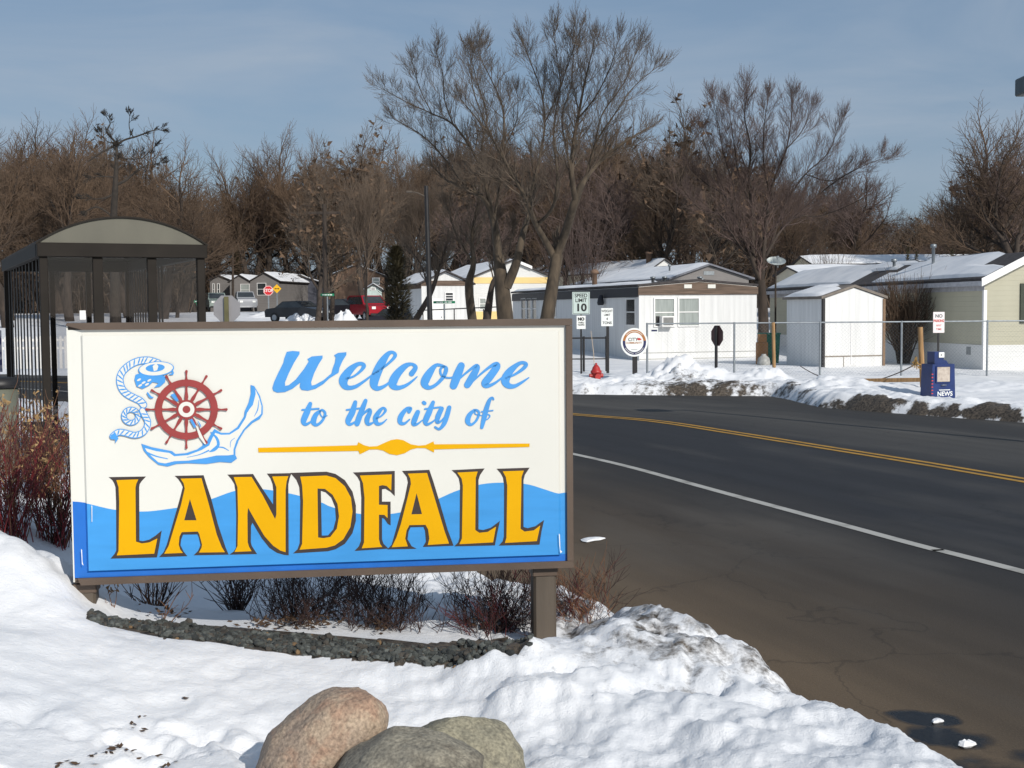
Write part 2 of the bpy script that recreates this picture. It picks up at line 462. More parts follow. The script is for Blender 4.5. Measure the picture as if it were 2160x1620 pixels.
def grid_obj(name, X, Y, Z, mats, dirt=None, uv=None, smooth=True):
    ny, nx = X.shape
    vs = np.stack([X, Y, Z], -1).reshape(-1, 3)
    i = np.arange(ny*nx).reshape(ny, nx)
    q = np.stack([i[:-1,:-1], i[:-1,1:], i[1:,1:], i[1:,:-1]], -1).reshape(-1, 4)
    me = bpy.data.meshes.new(name)
    me.vertices.add(len(vs)); me.vertices.foreach_set('co', vs.ravel())
    me.loops.add(q.size); me.loops.foreach_set('vertex_index', q.ravel())
    me.polygons.add(len(q)); me.polygons.foreach_set('loop_start', np.arange(0, q.size, 4)); me.polygons.foreach_set('loop_total', np.full(len(q), 4))
    me.polygons.foreach_set('use_smooth', np.full(len(q), smooth))
    if dirt is not None:
        a = me.attributes.new('dirt', 'FLOAT', 'POINT'); a.data.foreach_set('value', dirt.ravel().astype(np.float32))
    if uv is not None:
        u = me.uv_layers.new(name='road')
        u.data.foreach_set('uv', np.stack([uv[0].ravel()[q.ravel()], uv[1].ravel()[q.ravel()]], -1).ravel().astype(np.float32))
    me.materials.append(mats)
    me.update(); me.validate()
    o = bpy.data.objects.new(name, me); COL.objects.link(o)
    return o

# ground: one sheet to the horizon
gx = np.concatenate([np.linspace(-900,-90,28)[:-1], np.linspace(-90,90,241), np.linspace(90,900,28)[1:]])
gy = np.concatenate([np.linspace(-60,0,16)[:-1], np.linspace(0,60,121), np.linspace(60,200,120)[1:], np.linspace(200,1500,40)[1:]])
X, Y = np.meshgrid(gx, gy)
Z, dc, df = height(X, Y)
inb = (X > -8) & (X < 6.5) & (Y > 0.4) & (Y < 14.5)
inf = (X > -2.5) & (X < 24) & (Y > 16) & (Y < 44)
Z = np.where(inb | inf, np.minimum(Z-0.22, Z), Z)
tag(grid_obj('ground', X, Y, Z, MT['dirty_snow'], dirt=0.1*sst(60, 110, Y) + 0.9*sst(112, 128, Y)), kind='structure')

# near snow bank
ty = 0.9*np.exp(np.linspace(0, math.log(15.6/0.9), 430))
tt = np.linspace(-0.62, 0.50, 640)
T, R = np.meshgrid(tt, ty)
X = T*(R+2.3); Y = R
Z, dc, df = height(X, Y)
# crest ridge band near the road: ploughed clods; left mounds; smooth field between
strip = sst(0.30, 0.16, X)*sst(5.78, 5.9, Y)*sst(6.9, 6.6, Y)
pile = sst(-12.2, -10.0, dc)*sst(-8.0, -8.6, dc)*sst(2.0, 3.6, Y)*sst(9, 7, Y)*sst(-1.2,0.1,X)*(1-strip)
pl = sst(-8.1, -8.75, dc)
Z = Z + pl*((0.016+0.03*pile)*fbm(X, Y, 2.2, 5, 0.5, 5) + 0.010*fbm(X, Y, 9, 4, 0.55, 6))*(1-strip)
crest = np.exp(-((dc+8.95)/0.45)**2)*sst(4.6, 5.2, Y)
Z = Z + pl*pile*(0.055*fbm(X, Y, 1.7, 3, 0.5, 51) + 0.045*(0.35-np.abs(fbm(X, Y, 2.6, 4, 0.55, 52))) + 0.030*fbm(X, Y, 7, 5, 0.66, 41) + (0.030*lumps(X, Y, 5.5, 4) + 0.022*lumps(X, Y, 12, 7))*sst(0.05,0.35,fbm(X,Y,1.6,3,0.5,9)) - 0.035)
Z = Z + pl*crest*(0.05*lumps(X, Y, 6, 14) + 0.03*lumps(X, Y, 14, 15) - 0.115)
# ploughed wall of clods in front of the right-hand post
k1 = np.exp(-(((X+0.02)/0.32)**2 + ((Y-5.55)/0.2)**2))
Z = Z + k1*(0.05*lumps(X, Y, 5, 9) + 0.03*lumps(X, Y, 11, 3) + 0.03*fbm(X, Y, 6, 4, 0.6, 71))
# clods on the left-hand mound
k2 = np.exp(-(((X+2.33)/0.35)**2 + ((Y-6.25)/0.35)**2))
Z = Z + k2*(0.10*lumps(X, Y, 4.2, 12) + 0.03*lumps(X, Y, 11, 5))
# footprints and drip holes at the lower left
k3 = sst(-2.6, -1.4, X)*sst(-0.3, -0.9, X)*sst(5.0, 4.4, Y)
Z = Z - k3*0.05*np.clip(fbm(X, Y, 5, 3, 0.5, 21)-0.12, 0, 1)*3
k4 = sst(-3.2,-2.4,X)*sst(-0.8,-1.6,X)
Z = Z - k4*0.035*lumps(X, Y, 2.6, 31)*sst(6.0, 5.4, Y) 
wind = np.sin((Y*1.0 - X*0.25)*9 + 3*fbm(X, Y, 0.8, 3, 0.5, 8))
Z = Z + pl*(0.0035*fbm(X, Y, 24, 3, 0.6, 61) + 0.012*sst(0.1,0.5,fbm(X, Y, 1.1, 3, 0.5, 62))*lumps(X, Y, 8, 63))*(1-strip)
Z = Z + pl*(1-pile)*0.007*wind*sst(-0.2,0.3,fbm(X, Y, 0.6, 3, 0.5, 15))
dirt = pile*(0.27*np.exp(-((dc+8.95)/0.4)**2)*sst(4.9, 5.5, Y) + 0.10*np.exp(-((dc+9.3)/0.6)**2) + 0.16*sst(-9.0,-8.5,dc)) + 0.24*k3*sst(0.15, 0.5, fbm(X, Y, 6, 4, 0.6, 33)) + 0.17*k1 + 0.06*pile
_v = np.stack([X, Y, Z-EYE.z], -1)
_w = _v @ np.array(_f); _PX = 1080 + F*(_v @ np.array(RT))/_w; _PY = 810 - F*(_v @ np.array(UP))/_w
G_BACK = [(185,1294),(260,1304),(340,1313),(450,1320),(560,1330),(700,1341),(800,1348),(900,1358),(1000,1350),(1125,1350)]
G_FRONT = [(185,1308),(260,1328),(340,1345),(450,1355),(560,1372),(700,1388),(800,1394),(900,1402),(1000,1406),(1125,1396)]
bed = (np.interp(_PX, *zip(*G_BACK)) < _PY)*(np.interp(_PX, *zip(*G_FRONT)) > _PY)*(_PX > 185)*(_PX < 1125)*(Y > 5.5)*(Y < 6.9)
dirt = np.where(bed, 1.2, dirt)
Z = np.where((R > 14.6) | (np.abs(T-(-0.06)) > 0.555) , Z-0.35, Z)
tag(grid_obj('snow_bank', X, Y, Z, MT['dirty_snow'], dirt=dirt), kind='structure')
NEAR = (X, Y, Z)
def near_z(x, y):
    j = int(np.argmin(np.abs(ty-y))); i = int(np.argmin(np.abs(tt-x/(y+2.3))))
    return float(Z_NEAR[j, i])
Z_NEAR = Z

# far roadside bank, ploughed and dirty
fx = np.linspace(-3, 24.5, 380); fy = np.linspace(15.5, 44.5, 400)
X, Y = np.meshgrid(fx, fy)
Z, dc, df = height(X, Y)
edge = sst(0.1, 0.9, df)*sst(3.6, 1.4, df)
wx_ = X + 0.25*fbm(X,Y,1.6,2); clod = 0.40*lumps(wx_, Y, 1.7, 3) + 0.34*lumps(wx_, Y, 3.3, 5) + 0.26*lumps(X, Y, 6.0, 6) + 0.45*fbm(X, Y, 3.5, 4, 0.7, 4)
Z = Z + edge*(-0.02 + 0.16*clod)
for cx, cy, sx, sy, hh in ((4.35,34.9,0.7,0.7,0.44),(5.3,35.0,1.0,0.7,0.34),(3.2,34.6,0.7,0.6,0.12),(6.95,34.8,0.6,0.7,0.46),(8.3,31.6,1.4,1.0,0.14),(1.9,36,1.2,0.8,0.10),(11.8,31.2,1.8,1.2,0.16)):
    k = np.exp(-(((X-cx)/sx)**2 + ((Y-cy)/sy)**2))
    Z = Z + k*hh*(0.42 + 0.8*clod)
Z = Z + (0.05*fbm(X, Y, 1.2, 4, 0.6, 2) + 0.05*np.clip(lumps(X,Y,1.1,44)-0.5,0,1)*sst(7,2,df))*sst(0, 1, df)
rightside = sst(6.3, 7.6, X)
dirt = sst(0.0, 0.12, df)*(0.62*rightside*sst(0.85, 0.45, df + 0.6*fbm(X,Y,1.4,3))*sst(0.2,0.36,df + 0.35*fbm(X,Y,2.2,3,seed=5)) + (1-rightside)*(0.22*sst(2.2, 0.6, df)+0.32*np.exp(-((X-4.9)/1.2)**2)*sst(3.4,2,df)*lumps(X,Y,2.2,17)) + 0.10*sst(3.0, 1.0, df)*lumps(X, Y, 0.9, 8))
kb = np.exp(-(((X-9.65)/0.75)**4+((Y-28.3)/1.1)**4)); Z = Z*(1-kb) + (0.02+0.03*fbm(X,Y,3,2))*kb
brim = (np.arange(400)[:,None] < 3) | (np.arange(400)[:,None] > 396) | (np.arange(380)[None,:] < 3) | (np.arange(380)[None,:] > 376)
Z = np.where(brim, Z-0.4, Z)
tag(grid_obj('roadside_bank', X, Y, Z, MT['dirty_snow'], dirt=dirt), kind='structure')
def far_z(x, y):
    if fx[0] < x < fx[-1] and fy[0] < y < fy[-1]:
        return float(Z_FAR[int(np.argmin(np.abs(fy-y))), int(np.argmin(np.abs(fx-x)))])
    return float(height(np.array([[x]]), np.array([[y]]))[0][0, 0])
Z_FAR = Z

# road surface
def asphalt():
    m = bpy.data.materials.new('asphalt'); m.use_nodes = True
    nt = m.node_tree; N = nt.nodes; L = nt.links; b = N['Principled BSDF']
    b.inputs['Roughness'].default_value = 0.8; b.inputs['Specular IOR Level'].default_value = 0.3
    uv = N.new('ShaderNodeUVMap'); uv.uv_map = 'road'
    sx = N.new('ShaderNodeSeparateXYZ'); L.new(uv.outputs[0], sx.inputs[0])
    tc = N.new('ShaderNodeTexCoord')
    def noise(vec, sc, det, st=None):
        if st:
            mp = N.new('ShaderNodeMapping'); mp.inputs['Scale'].default_value = st; L.new(vec, mp.inputs[0]); vec = mp.outputs[0]
        n = N.new('ShaderNodeTexNoise'); n.inputs['Scale'].default_value = sc; n.inputs['Detail'].default_value = det; L.new(vec, n.inputs['Vector']); return n.outputs['Fac']
    streak = noise(uv.outputs[0], 1.0, 5, (0.05, 2.4, 1))
    blot = noise(tc.outputs['Object'], 0.5, 6)
    def math_(op, a, bb):
        n = N.new('ShaderNodeMath'); n.operation = op
        for i, q in enumerate((a, bb)):
            if isinstance(q, (int, float)): n.inputs[i].default_value = q
            else: L.new(q, n.inputs[i])
        return n.outputs[0]
    d = math_('ADD', sx.outputs['Y'], math_('MULTIPLY', math_('SUBTRACT', blot, 0.5), 1.3))
    fac = math_('DIVIDE', math_('ADD', d, 10.0), 18.0)
    rp = N.new('ShaderNodeValToRGB'); e = rp.color_ramp.elements
    cols = [(0.0,(104,87,67)),(0.12,(96,81,63)),(0.19,(74,64,52)),(0.30,(48,45,42)),(0.38,(38,39,42)),(0.55,(40,41,44)),(0.60,(54,53,52)),(0.70,(68,66,63)),(0.78,(50,49,48)),(1.0,(58,55,51))]
    e[0].position = 0; e[0].color = (*lin(cols[0][1]), 1); e[1].position = 1; e[1].color = (*lin(cols[-1][1]), 1)
    for p, c in cols[1:-1]:
        q = e.new(p); q.color = (*lin(c), 1)
    L.new(fac, rp.inputs[0])
    gr = noise(tc.outputs['Object'], 60, 3)
    k = math_('ADD', math_('MULTIPLY', streak, 0.9), math_('MULTIPLY', gr, 0.55))
    k = math_('ADD', k, 0.28)
    mx = N.new('ShaderNodeMix'); mx.data_type = 'RGBA'; mx.blend_type = 'MULTIPLY'; mx.inputs['Factor'].default_value = 1
    L.new(rp.outputs[0], mx.inputs['A']); L.new(k, mx.inputs['B'])
    # meltwater patches: dark, smooth, ragged-edged
    wn = noise(tc.outputs['Object'], 2.2, 7); so_ = N.new('ShaderNodeSeparateXYZ'); L.new(tc.outputs['Object'], so_.inputs[0])
    wet = None
    for cx, cy, ax_, ay_, rot in WET:
        dx = math_('SUBTRACT', so_.outputs['X'], cx); dy = math_('SUBTRACT', so_.outputs['Y'], cy)
        u_ = math_('DIVIDE', math_('ADD', math_('MULTIPLY', dx, math.cos(rot)), math_('MULTIPLY', dy, math.sin(rot))), ax_)
        v_ = math_('DIVIDE', math_('SUBTRACT', math_('MULTIPLY', dy, math.cos(rot)), math_('MULTIPLY', dx, math.sin(rot))), ay_)
        q_ = math_('SUBTRACT', 1.0, math_('ADD', math_('MULTIPLY', u_, u_), math_('MULTIPLY', v_, v_)))
        wet = q_ if wet is None else math_('MAXIMUM', wet, q_)
    wet = math_('ADD', wet, math_('MULTIPLY', math_('SUBTRACT', wn, 0.58), 3.6))
    wr = N.new('ShaderNodeMapRange'); wr.inputs[1].default_value = 0.0; wr.inputs[2].default_value = 0.45; L.new(wet, wr.inputs[0])
    # hairline cracks and sealed joints
    vo = N.new('ShaderNodeTexVoronoi'); vo.feature = 'DISTANCE_TO_EDGE'; vo.inputs['Scale'].default_value = 0.32
    wv = N.new('ShaderNodeVectorMath'); wv.operation = 'ADD'; nz_ = N.new('ShaderNodeTexNoise'); nz_.inputs['Scale'].default_value = 1.1; nz_.inputs['Detail'].default_value = 5
    L.new(tc.outputs['Object'], nz_.inputs['Vector']); sc_n = N.new('ShaderNodeVectorMath'); sc_n.operation = 'SCALE'; sc_n.inputs['Scale'].default_value = 1.3
    L.new(nz_.outputs['Color'], sc_n.inputs[0]); L.new(tc.outputs['Object'], wv.inputs[0]); L.new(sc_n.outputs[0], wv.inputs[1]); L.new(wv.outputs[0], vo.inputs['Vector'])
    cr_ = N.new('ShaderNodeMapRange'); cr_.inputs[1].default_value = 0.001; cr_.inputs[2].default_value = 0.0055; cr_.inputs[3].default_value = 0.72; cr_.inputs[4].default_value = 1.0
    L.new(vo.outputs['Distance'], cr_.inputs[0])
    m3 = N.new('ShaderNodeMix'); m3.data_type = 'RGBA'; m3.blend_type = 'MULTIPLY'; m3.inputs['Factor'].default_value = 1; L.new(mx.outputs['Result'], m3.inputs['A']); L.new(cr_.outputs[0], m3.inputs['B'])
    # pale salt film
    sn = noise(uv.outputs[0], 0.8, 8, (0.25, 1.0, 1)); sr = N.new('ShaderNodeMapRange'); sr.inputs[1].default_value = 0.52; sr.inputs[2].default_value = 0.8; sr.inputs[3].default_value = 0; sr.inputs[4].default_value = 0.35; L.new(sn, sr.inputs[0])
    m4 = N.new('ShaderNodeMix'); m4.data_type = 'RGBA'; L.new(sr.outputs[0], m4.inputs['Factor']); L.new(m3.outputs['Result'], m4.inputs['A']); m4.inputs['B'].default_value = (*lin((104,100,94)), 1)
    m5 = N.new('ShaderNodeMix'); m5.data_type = 'RGBA'; L.new(wr.outputs[0], m5.inputs['Factor']); L.new(m4.outputs['Result'], m5.inputs['A']); m5.inputs['B'].default_value = (0.006,0.006,0.007,1); sp_ = N.new('ShaderNodeMapRange'); sp_.inputs[3].default_value = 0.3; sp_.inputs[4].default_value = 0.08; L.new(wr.outputs[0], sp_.inputs[0]); L.new(sp_.outputs[0], b.inputs['Specular IOR Level'])
    L.new(m5.outputs['Result'], b.inputs['Base Color'])
    rr_ = N.new('ShaderNodeMapRange'); rr_.inputs[3].default_value = 0.8; rr_.inputs[4].default_value = 0.24; L.new(wr.outputs[0], rr_.inputs[0]); L.new(rr_.outputs[0], b.inputs['Roughness'])
    bp = N.new('ShaderNodeBump'); bp.inputs['Strength'].default_value = 0.25; bp.inputs['Distance'].default_value = 0.01
    L.new(noise(tc.outputs['Object'], 90, 4), bp.inputs['Height']); L.new(bp.outputs[0], b.inputs['Normal'])
    return m
WET = []
for px, py, ax_, ay_, rot in ((1945,1512,0.22,0.16,-0.4),(2000,1560,0.26,0.2,-0.5),(2090,1612,0.42,0.24,0.0),(2000,1640,0.3,0.25,0)):
    q = on_z(px, py); WET.append((q.x, q.y, ax_, ay_, rot))
MT['asphalt'] = asphalt()
X, Y = np.meshgrid(np.linspace(-66, 24, 220), np.linspace(-11, 68, 200))
dcr, al = sdist(CEN, X, Y)
o = grid_obj('road', X, Y, np.zeros_like(X), MT['asphalt'], uv=(al, dcr)); tag(o, kind='structure')

def ribbon(line, off, w, z, name, m):
    pts = [Vector((a, b, 0)) for a, b in line]
    vs = []; fs = []
    for i, p in enumerate(pts):
        d = (pts[min(i+1, len(pts)-1)] - pts[max(i-1, 0)]).normalized(); n = Vector((d.y, -d.x, 0))
        for s in (-1, 1):
            q = p + n*(off + s*w/2); vs.append((q.x, q.y, z))
    for i in range(len(pts)-1): fs.append((2*i, 2*i+1, 2*i+3, 2*i+2))
    mb = MB(); mb.add(vs, fs); return tag(mb.build(name, m), kind='structure')
MT['road_yellow'] = mat('road_yellow_paint', lin((176,132,40)), 0.75, 0, 0.1, 3, col2=lin((120,94,44)), contrast=(0.5,0.75))
MT['road_white'] = mat('road_white_paint', lin((176,174,168)), 0.75, 0, 0.1, 3, col2=lin((120,118,112)), contrast=(0.5,0.8))
ribbon(CEN, -0.11, 0.11, 0.005, 'yellow_line_marking', MT['road_yellow'])
ribbon(CEN, 0.11, 0.11, 0.005, 'yellow_line_marking', MT['road_yellow'])
ribbon(WHT, 0, 0.13, 0.005, 'white_line_marking', MT['road_white'])

# bits of ice
def chunk(px, py, r, flat, seed, name, label, cat, m, z=0.0, group=None):
    p = on_z(px, py, z); rr = random.Random(seed); mb = MB()
    prof = []
    k = 9; vs = []; fs = []
    rings = [(0.75, 0), (1, 0.35), (0.85, 0.75), (0.4, 1.0)]
    jit = [rr.uniform(0.65, 1.25) for _ in range(k)]
    for q, h in rings:
        for j in range(k):
            t = 2*math.pi*j/k; s = r*q*jit[j]*rr.uniform(0.9, 1.1)
            vs.append((s*math.cos(t)*1.3, s*math.sin(t)*0.8, h*flat*rr.uniform(0.8, 1.1)))
    for i in range(3):
        for j in range(k): fs.append((i*k+j, i*k+(j+1)%k, (i+1)*k+(j+1)%k, (i+1)*k+j))
    fs.append(tuple(range(3*k, 4*k))); fs.append(tuple(range(k-1,-1,-1)))
    mb.add(vs, fs, 0)
    o = mb.build(name, m, loc=(p.x, p.y, z)); o.rotation_euler.z = rr.uniform(0, 1)
    return tag(o, label, cat, group)
chunk(1978, 1523, 0.035, 0.018, 3, 'ice_chunk', 'white chip of ice at the edge of the dark puddle on the road', 'ice', MT['snow'])
chunk(2036, 1573, 0.045, 0.03, 4, 'ice_chunk', 'lump of ice on the wet asphalt nearest the lower right corner', 'ice', MT['snow'])
chunk(1252, 1140, 0.10, 0.03, 5, 'ice_chunk', 'flat grey slab of ice on the brown road shoulder beside the welcome sign', 'ice', MT['snow'])
# ------------------------------------------------------------------ welcome sign
TL = at(145, 688, 6.14); TR = at(1207, 678, 6.48)
S_ANG = math.atan2(TR.y-TL.y, TR.x-TL.x)
sc_ = (TL + TR)/2
sroot = Vector((sc_.x, sc_.y, 0.55))
SF = Frame(sroot, S_ANG)
sign = empty('welcome_sign', sroot, S_ANG, 'large cream and blue city welcome board in a brown frame on two posts', 'sign')
def S(px, py, off=0.0): return SF.hy(px, py, -off)
xl = S(147, 900).x; xr = S(1194, 900).x; zt = (S(160, 692).z + S(1194, 690).z)/2; zb = (S(150, 1220).z + S(1194, 1182).z)/2
FR = 0.034
xo = S(1207, 900).x
ztop = zt + FR; zbot = zb - 0.034
DEP = 0.20
mb = MB(); mb.bbox((xl-0.004, 0.012, zbot+0.006), (xo-0.006, DEP, ztop-0.006), 0.006); mb.build('cabinet', MT['brown_metal'], sign)
def frame_piece(name, poly, y0, y1):
    mb = MB(); mb.prism(poly, y0, y1, 0, 1); return mb.build(name, MT['brown_metal'], sign)
cut = 0.075
frame_piece('frame', [(xl-0.004, ztop-0.012), (xl+0.004, ztop), (xo, ztop), (xo, zt), (xl+cut, zt)], -0.018, 0.03)
frame_piece('frame', [(xr, zt-0.0015), (xo, zt-0.0015), (xo, zb+0.0015), (xr, zb+0.0015)], -0.018, 0.03)
frame_piece('frame', [(xl+0.035, zbot), (xo, zbot), (xo, zb), (xl+0.02, zb)], -0.018, 0.03)
# pan-formed face: flange, sloped draft, raised panel; the wave is the colour boundary
wave_px = [(140,1058),(178,1061),(240,1075),(300,1079),(345,1075),(400,1066),(445,1053),(493,1036),(530,1032),(565,1033),(625,1044),(681,1061),(698,1069),(753,1083),(795,1086),(838,1082),(880,1071),(925,1052),(964,1035),(1012,1022),(1058,1018),(1110,1021),(1145,1031),(1178,1041),(1200,1038)]
wv = [S(px, py, 0.012) for px, py in smooth_poly(wave_px, 5)]
wx = [p.x for p in wv]; wz = [p.z for p in wv]
il = S(179, 900, 0.012).x; ir = S(1178, 900, 0.012).x; it = S(600, 705, 0.012).z; ib = S(600, 1190, 0.012).z
sl = 0.011
xs = sorted(set([xl, il-sl, il, ir, ir+sl, xr] + list(np.linspace(xl+0.003, xr-0.003, 90))))
def off_at(x, z):
    dx = min(x-(il-sl), (ir+sl)-x); dz = min(z-(ib-sl), (it+sl)-z)
    d = min(dx, dz)
    return -0.012*max(0, min(1, d/sl))
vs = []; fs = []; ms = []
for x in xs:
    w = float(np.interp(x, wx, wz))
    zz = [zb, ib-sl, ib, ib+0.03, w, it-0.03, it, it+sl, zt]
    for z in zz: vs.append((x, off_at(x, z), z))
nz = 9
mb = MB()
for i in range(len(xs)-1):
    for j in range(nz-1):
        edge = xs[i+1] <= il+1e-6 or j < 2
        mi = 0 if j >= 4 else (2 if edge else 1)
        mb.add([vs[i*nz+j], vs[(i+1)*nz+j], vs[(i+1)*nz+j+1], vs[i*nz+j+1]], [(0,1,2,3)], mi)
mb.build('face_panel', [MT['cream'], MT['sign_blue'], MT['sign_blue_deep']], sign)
mb = MB(); mb.box((xl-0.002, -0.004, zb-0.02), (xl+0.004, 0.02, ztop-0.014)); mb.build('face_edge', MT['cream'], sign)

def Z1(x, y): return (180+x/4.1538, 700+y/4.1538)
def Z2(x, y): return (520+x/3.0857, 700+y/3.0857)
def Z3(x, y): return (130+x/3.789, 980+y/3.789)
_off = [0.0128]
def film(mb, zf, loops, m=0, dz=0.00025):
    _off[0] += dz
    mb.fill([[S(*zf(*p), _off[0]) for p in l] for l in loops], m)
def stroke(mb, zf, pts, m=0, n=6, dz=0.00003):
    """brush stroke: (x, y, width) points, smoothed, with rounded ends"""
    _off[0] += dz
    P = smooth_poly(pts, n) if len(pts) > 2 else pts
    Lf = []; Rg = []
    for i, (x, y, w) in enumerate(P):
        a = P[max(i-1,0)]; b = P[min(i+1,len(P)-1)]
        dx, dy = b[0]-a[0], b[1]-a[1]; l = math.hypot(dx, dy) or 1
        nx, ny = -dy/l, dx/l
        Lf.append((x+nx*w/2, y+ny*w/2)); Rg.append((x-nx*w/2, y-ny*w/2))
    def cap(c, frm, w, sgn):
        a0 = math.atan2(frm[1]-c[1], frm[0]-c[0])
        return [(c[0]+math.cos(a0+sgn*math.pi*k/6)*w/2, c[1]+math.sin(a0+sgn*math.pi*k/6)*w/2) for k in range(1, 6)]
    q = lambda p: S(*zf(*p), _off[0])
    vs = [q(p) for p in Lf] + [q(p) for p in Rg]; k = len(P)
    mb.add(vs, [(i, i+1, k+i+1, k+i) for i in range(k-1)], m)
    for c, fr in ((P[0], Lf[0]), (P[-1], Rg[-1])):
        arc = [fr] + cap(c, fr, c[2], 1) + [(2*c[0]-fr[0], 2*c[1]-fr[1])]
        pts3 = [q(p) for p in arc]
        mb.add(pts3, [tuple(range(len(pts3)))], m)

# ---- LANDFALL, black outline under yellow
outer = [
 (Z3, [[(375,100),(675,95),(640,132),(625,155),(620,180),(622,608),(650,612),(700,600),(750,568),(800,526),(780,650),(762,742),(390,752),(424,712),(437,685),(435,300),(430,180),(420,150),(405,125)]]),
 (Z3, [[(903,90),(1135,85),(1160,165),(1195,270),(1250,480),(1310,660),(1335,720),(1055,725),(1090,690),(1110,645),(1095,580),(1085,558),(970,560),(955,600),(950,645),(975,695),(1005,732),(778,740),(815,700),(840,640),(880,500),(940,290),(968,180),(955,150),(930,115)]]),
 (Z3, [[(1325,80),(1530,75),(1600,185),(1690,318),(1692,210),(1685,155),(1668,110),(1640,72),(1838,68),(1822,110),(1812,160),(1815,725),(1780,722),(1720,705),(1660,665),(1600,590),(1525,465),(1514,490),(1512,620),(1520,650),(1562,715),(1340,720),(1375,695),(1393,665),(1396,400),(1390,220),(1380,155),(1355,115)]]),
 (Z2, [[(285,918),(520,910),(580,925),(640,965),(690,1040),(712,1130),(712,1230),(690,1310),(640,1380),(580,1415),(530,1428),(303,1442),(332,1415),(346,1375),(350,1100),(343,1010),(325,965)],
       [(484,1035),(515,1045),(552,1080),(576,1140),(582,1220),(565,1285),(530,1325),(490,1326)]]),
 (Z2, [[(693,915),(965,905),(965,1070),(938,1042),(905,1022),(882,1025),(882,1105),(938,1105),(938,1260),(920,1250),(898,1218),(882,1210),(882,1350),(892,1380),(925,1411),(703,1426),(732,1395),(745,1360),(747,1080),(738,975),(722,945)]]),
 (Z2, [[(1012,905),(1190,898),(1215,970),(1250,1085),(1310,1290),(1348,1392),(1148,1400),(1168,1365),(1162,1295),(1152,1270),(1068,1272),(1055,1300),(1048,1350),(1075,1395),(1108,1412),(916,1416),(945,1385),(975,1280),(1030,1080),(1050,980),(1043,945)]]),
 (Z2, [[(1335,900),(1550,889),(1520,932),(1510,965),(1510,1285),(1540,1290),(1590,1275),(1650,1230),(1632,1310),(1617,1390),(1352,1396),(1378,1370),(1387,1340),(1390,1000),(1382,955),(1363,925)]]),
 (Z2, [[(1628,891),(1843,884),(1812,930),(1803,965),(1803,1270),(1830,1278),(1880,1265),(1937,1224),(1920,1300),(1907,1385),(1642,1391),(1668,1362),(1676,1330),(1677,1000),(1670,950),(1655,922)]]),
]
inner = [
 (Z3, [[(437,124),(613,118),(597,152),(590,185),(594,615),(640,630),(700,622),(765,590),(740,712),(440,726),(455,690),(460,300),(455,180)]]),
 (Z3, [[(950,112),(1118,108),(1180,330),(1240,560),(1280,660),(1305,700),(1098,703),(1118,665),(1122,640),(1100,555),(1088,535),(960,540),(942,575),(936,640),(948,680),(970,706),(820,712),(855,650),(900,500),(955,320),(984,190),(975,150)],
       [(1025,275),(1078,445),(980,445)]]),
 (Z3, [[(1375,100),(1518,98),(1610,250),(1706,435),(1716,400),(1716,180),(1683,95),(1812,92),(1798,135),(1790,200),(1790,700),(1750,688),(1690,648),(1620,570),(1555,460),(1490,345),(1485,400),(1487,620),(1497,655),(1518,692),(1382,698),(1406,650),(1410,400),(1405,180)]]),
 (Z2, [[(350,942),(520,935),(580,952),(640,1005),(680,1080),(690,1170),(676,1270),(630,1350),(575,1390),(520,1405),(345,1418),(362,1380),(368,1100),(362,1000)],
       [(462,1020),(510,1022),(560,1060),(592,1120),(602,1200),(588,1280),(545,1335),(500,1343),(466,1338)]]),
 (Z2, [[(738,935),(945,928),(942,1032),(912,1003),(885,998),(862,1003),(862,1125),(918,1127),(918,1212),(898,1192),(862,1190),(862,1350),(870,1382),(884,1400),(750,1409),(765,1370),(768,1080),(758,985)]]),
 (Z2, [[(1050,923),(1175,918),(1230,1100),(1290,1300),(1318,1378),(1180,1387),(1190,1345),(1182,1285),(1165,1256),(1060,1258),(1042,1292),(1033,1345),(1050,1396),(945,1402),(975,1340),(1005,1250),(1048,1080),(1070,990),(1066,955)],
       [(1107,1050),(1142,1186),(1073,1188)]]),
 (Z2, [[(1372,916),(1505,909),(1492,950),(1489,1290),(1515,1308),(1570,1302),(1624,1268),(1605,1370),(1386,1382),(1402,1345),(1408,1000),(1400,955)]]),
 (Z2, [[(1668,908),(1805,903),(1790,945),(1784,1282),(1810,1300),(1870,1292),(1912,1260),(1890,1362),(1682,1374),(1692,1340),(1697,1000),(1688,945)]]),
]
mb = MB()
for zf, l in outer: film(mb, zf, l, 0, 0.0001)
_off[0] += 0.0008
for zf, l in inner: film(mb, zf, l, 1, 0.00002)
mb.build('landfall_lettering', [MT['letter_black'], MT['letter_yellow']], sign)
# ---- yellow divider
mb = MB()
film(mb, Z2, [[(75,755),(400,747),(720,738),(728,718),(765,738),(800,747),(850,744),(890,726),(940,704),(980,698),(1020,705),(1070,732),(1120,741),(1165,737),(1217,713),(1222,732),(1842,727),(1842,749),(1222,765),(1220,785),(1165,757),(1110,756),(1070,766),(1030,790),(980,803),(930,795),(890,773),(850,765),(800,766),(738,797),(728,775),(400,781),(78,785)]])
mb.build('divider', MT['letter_yellow'], sign)
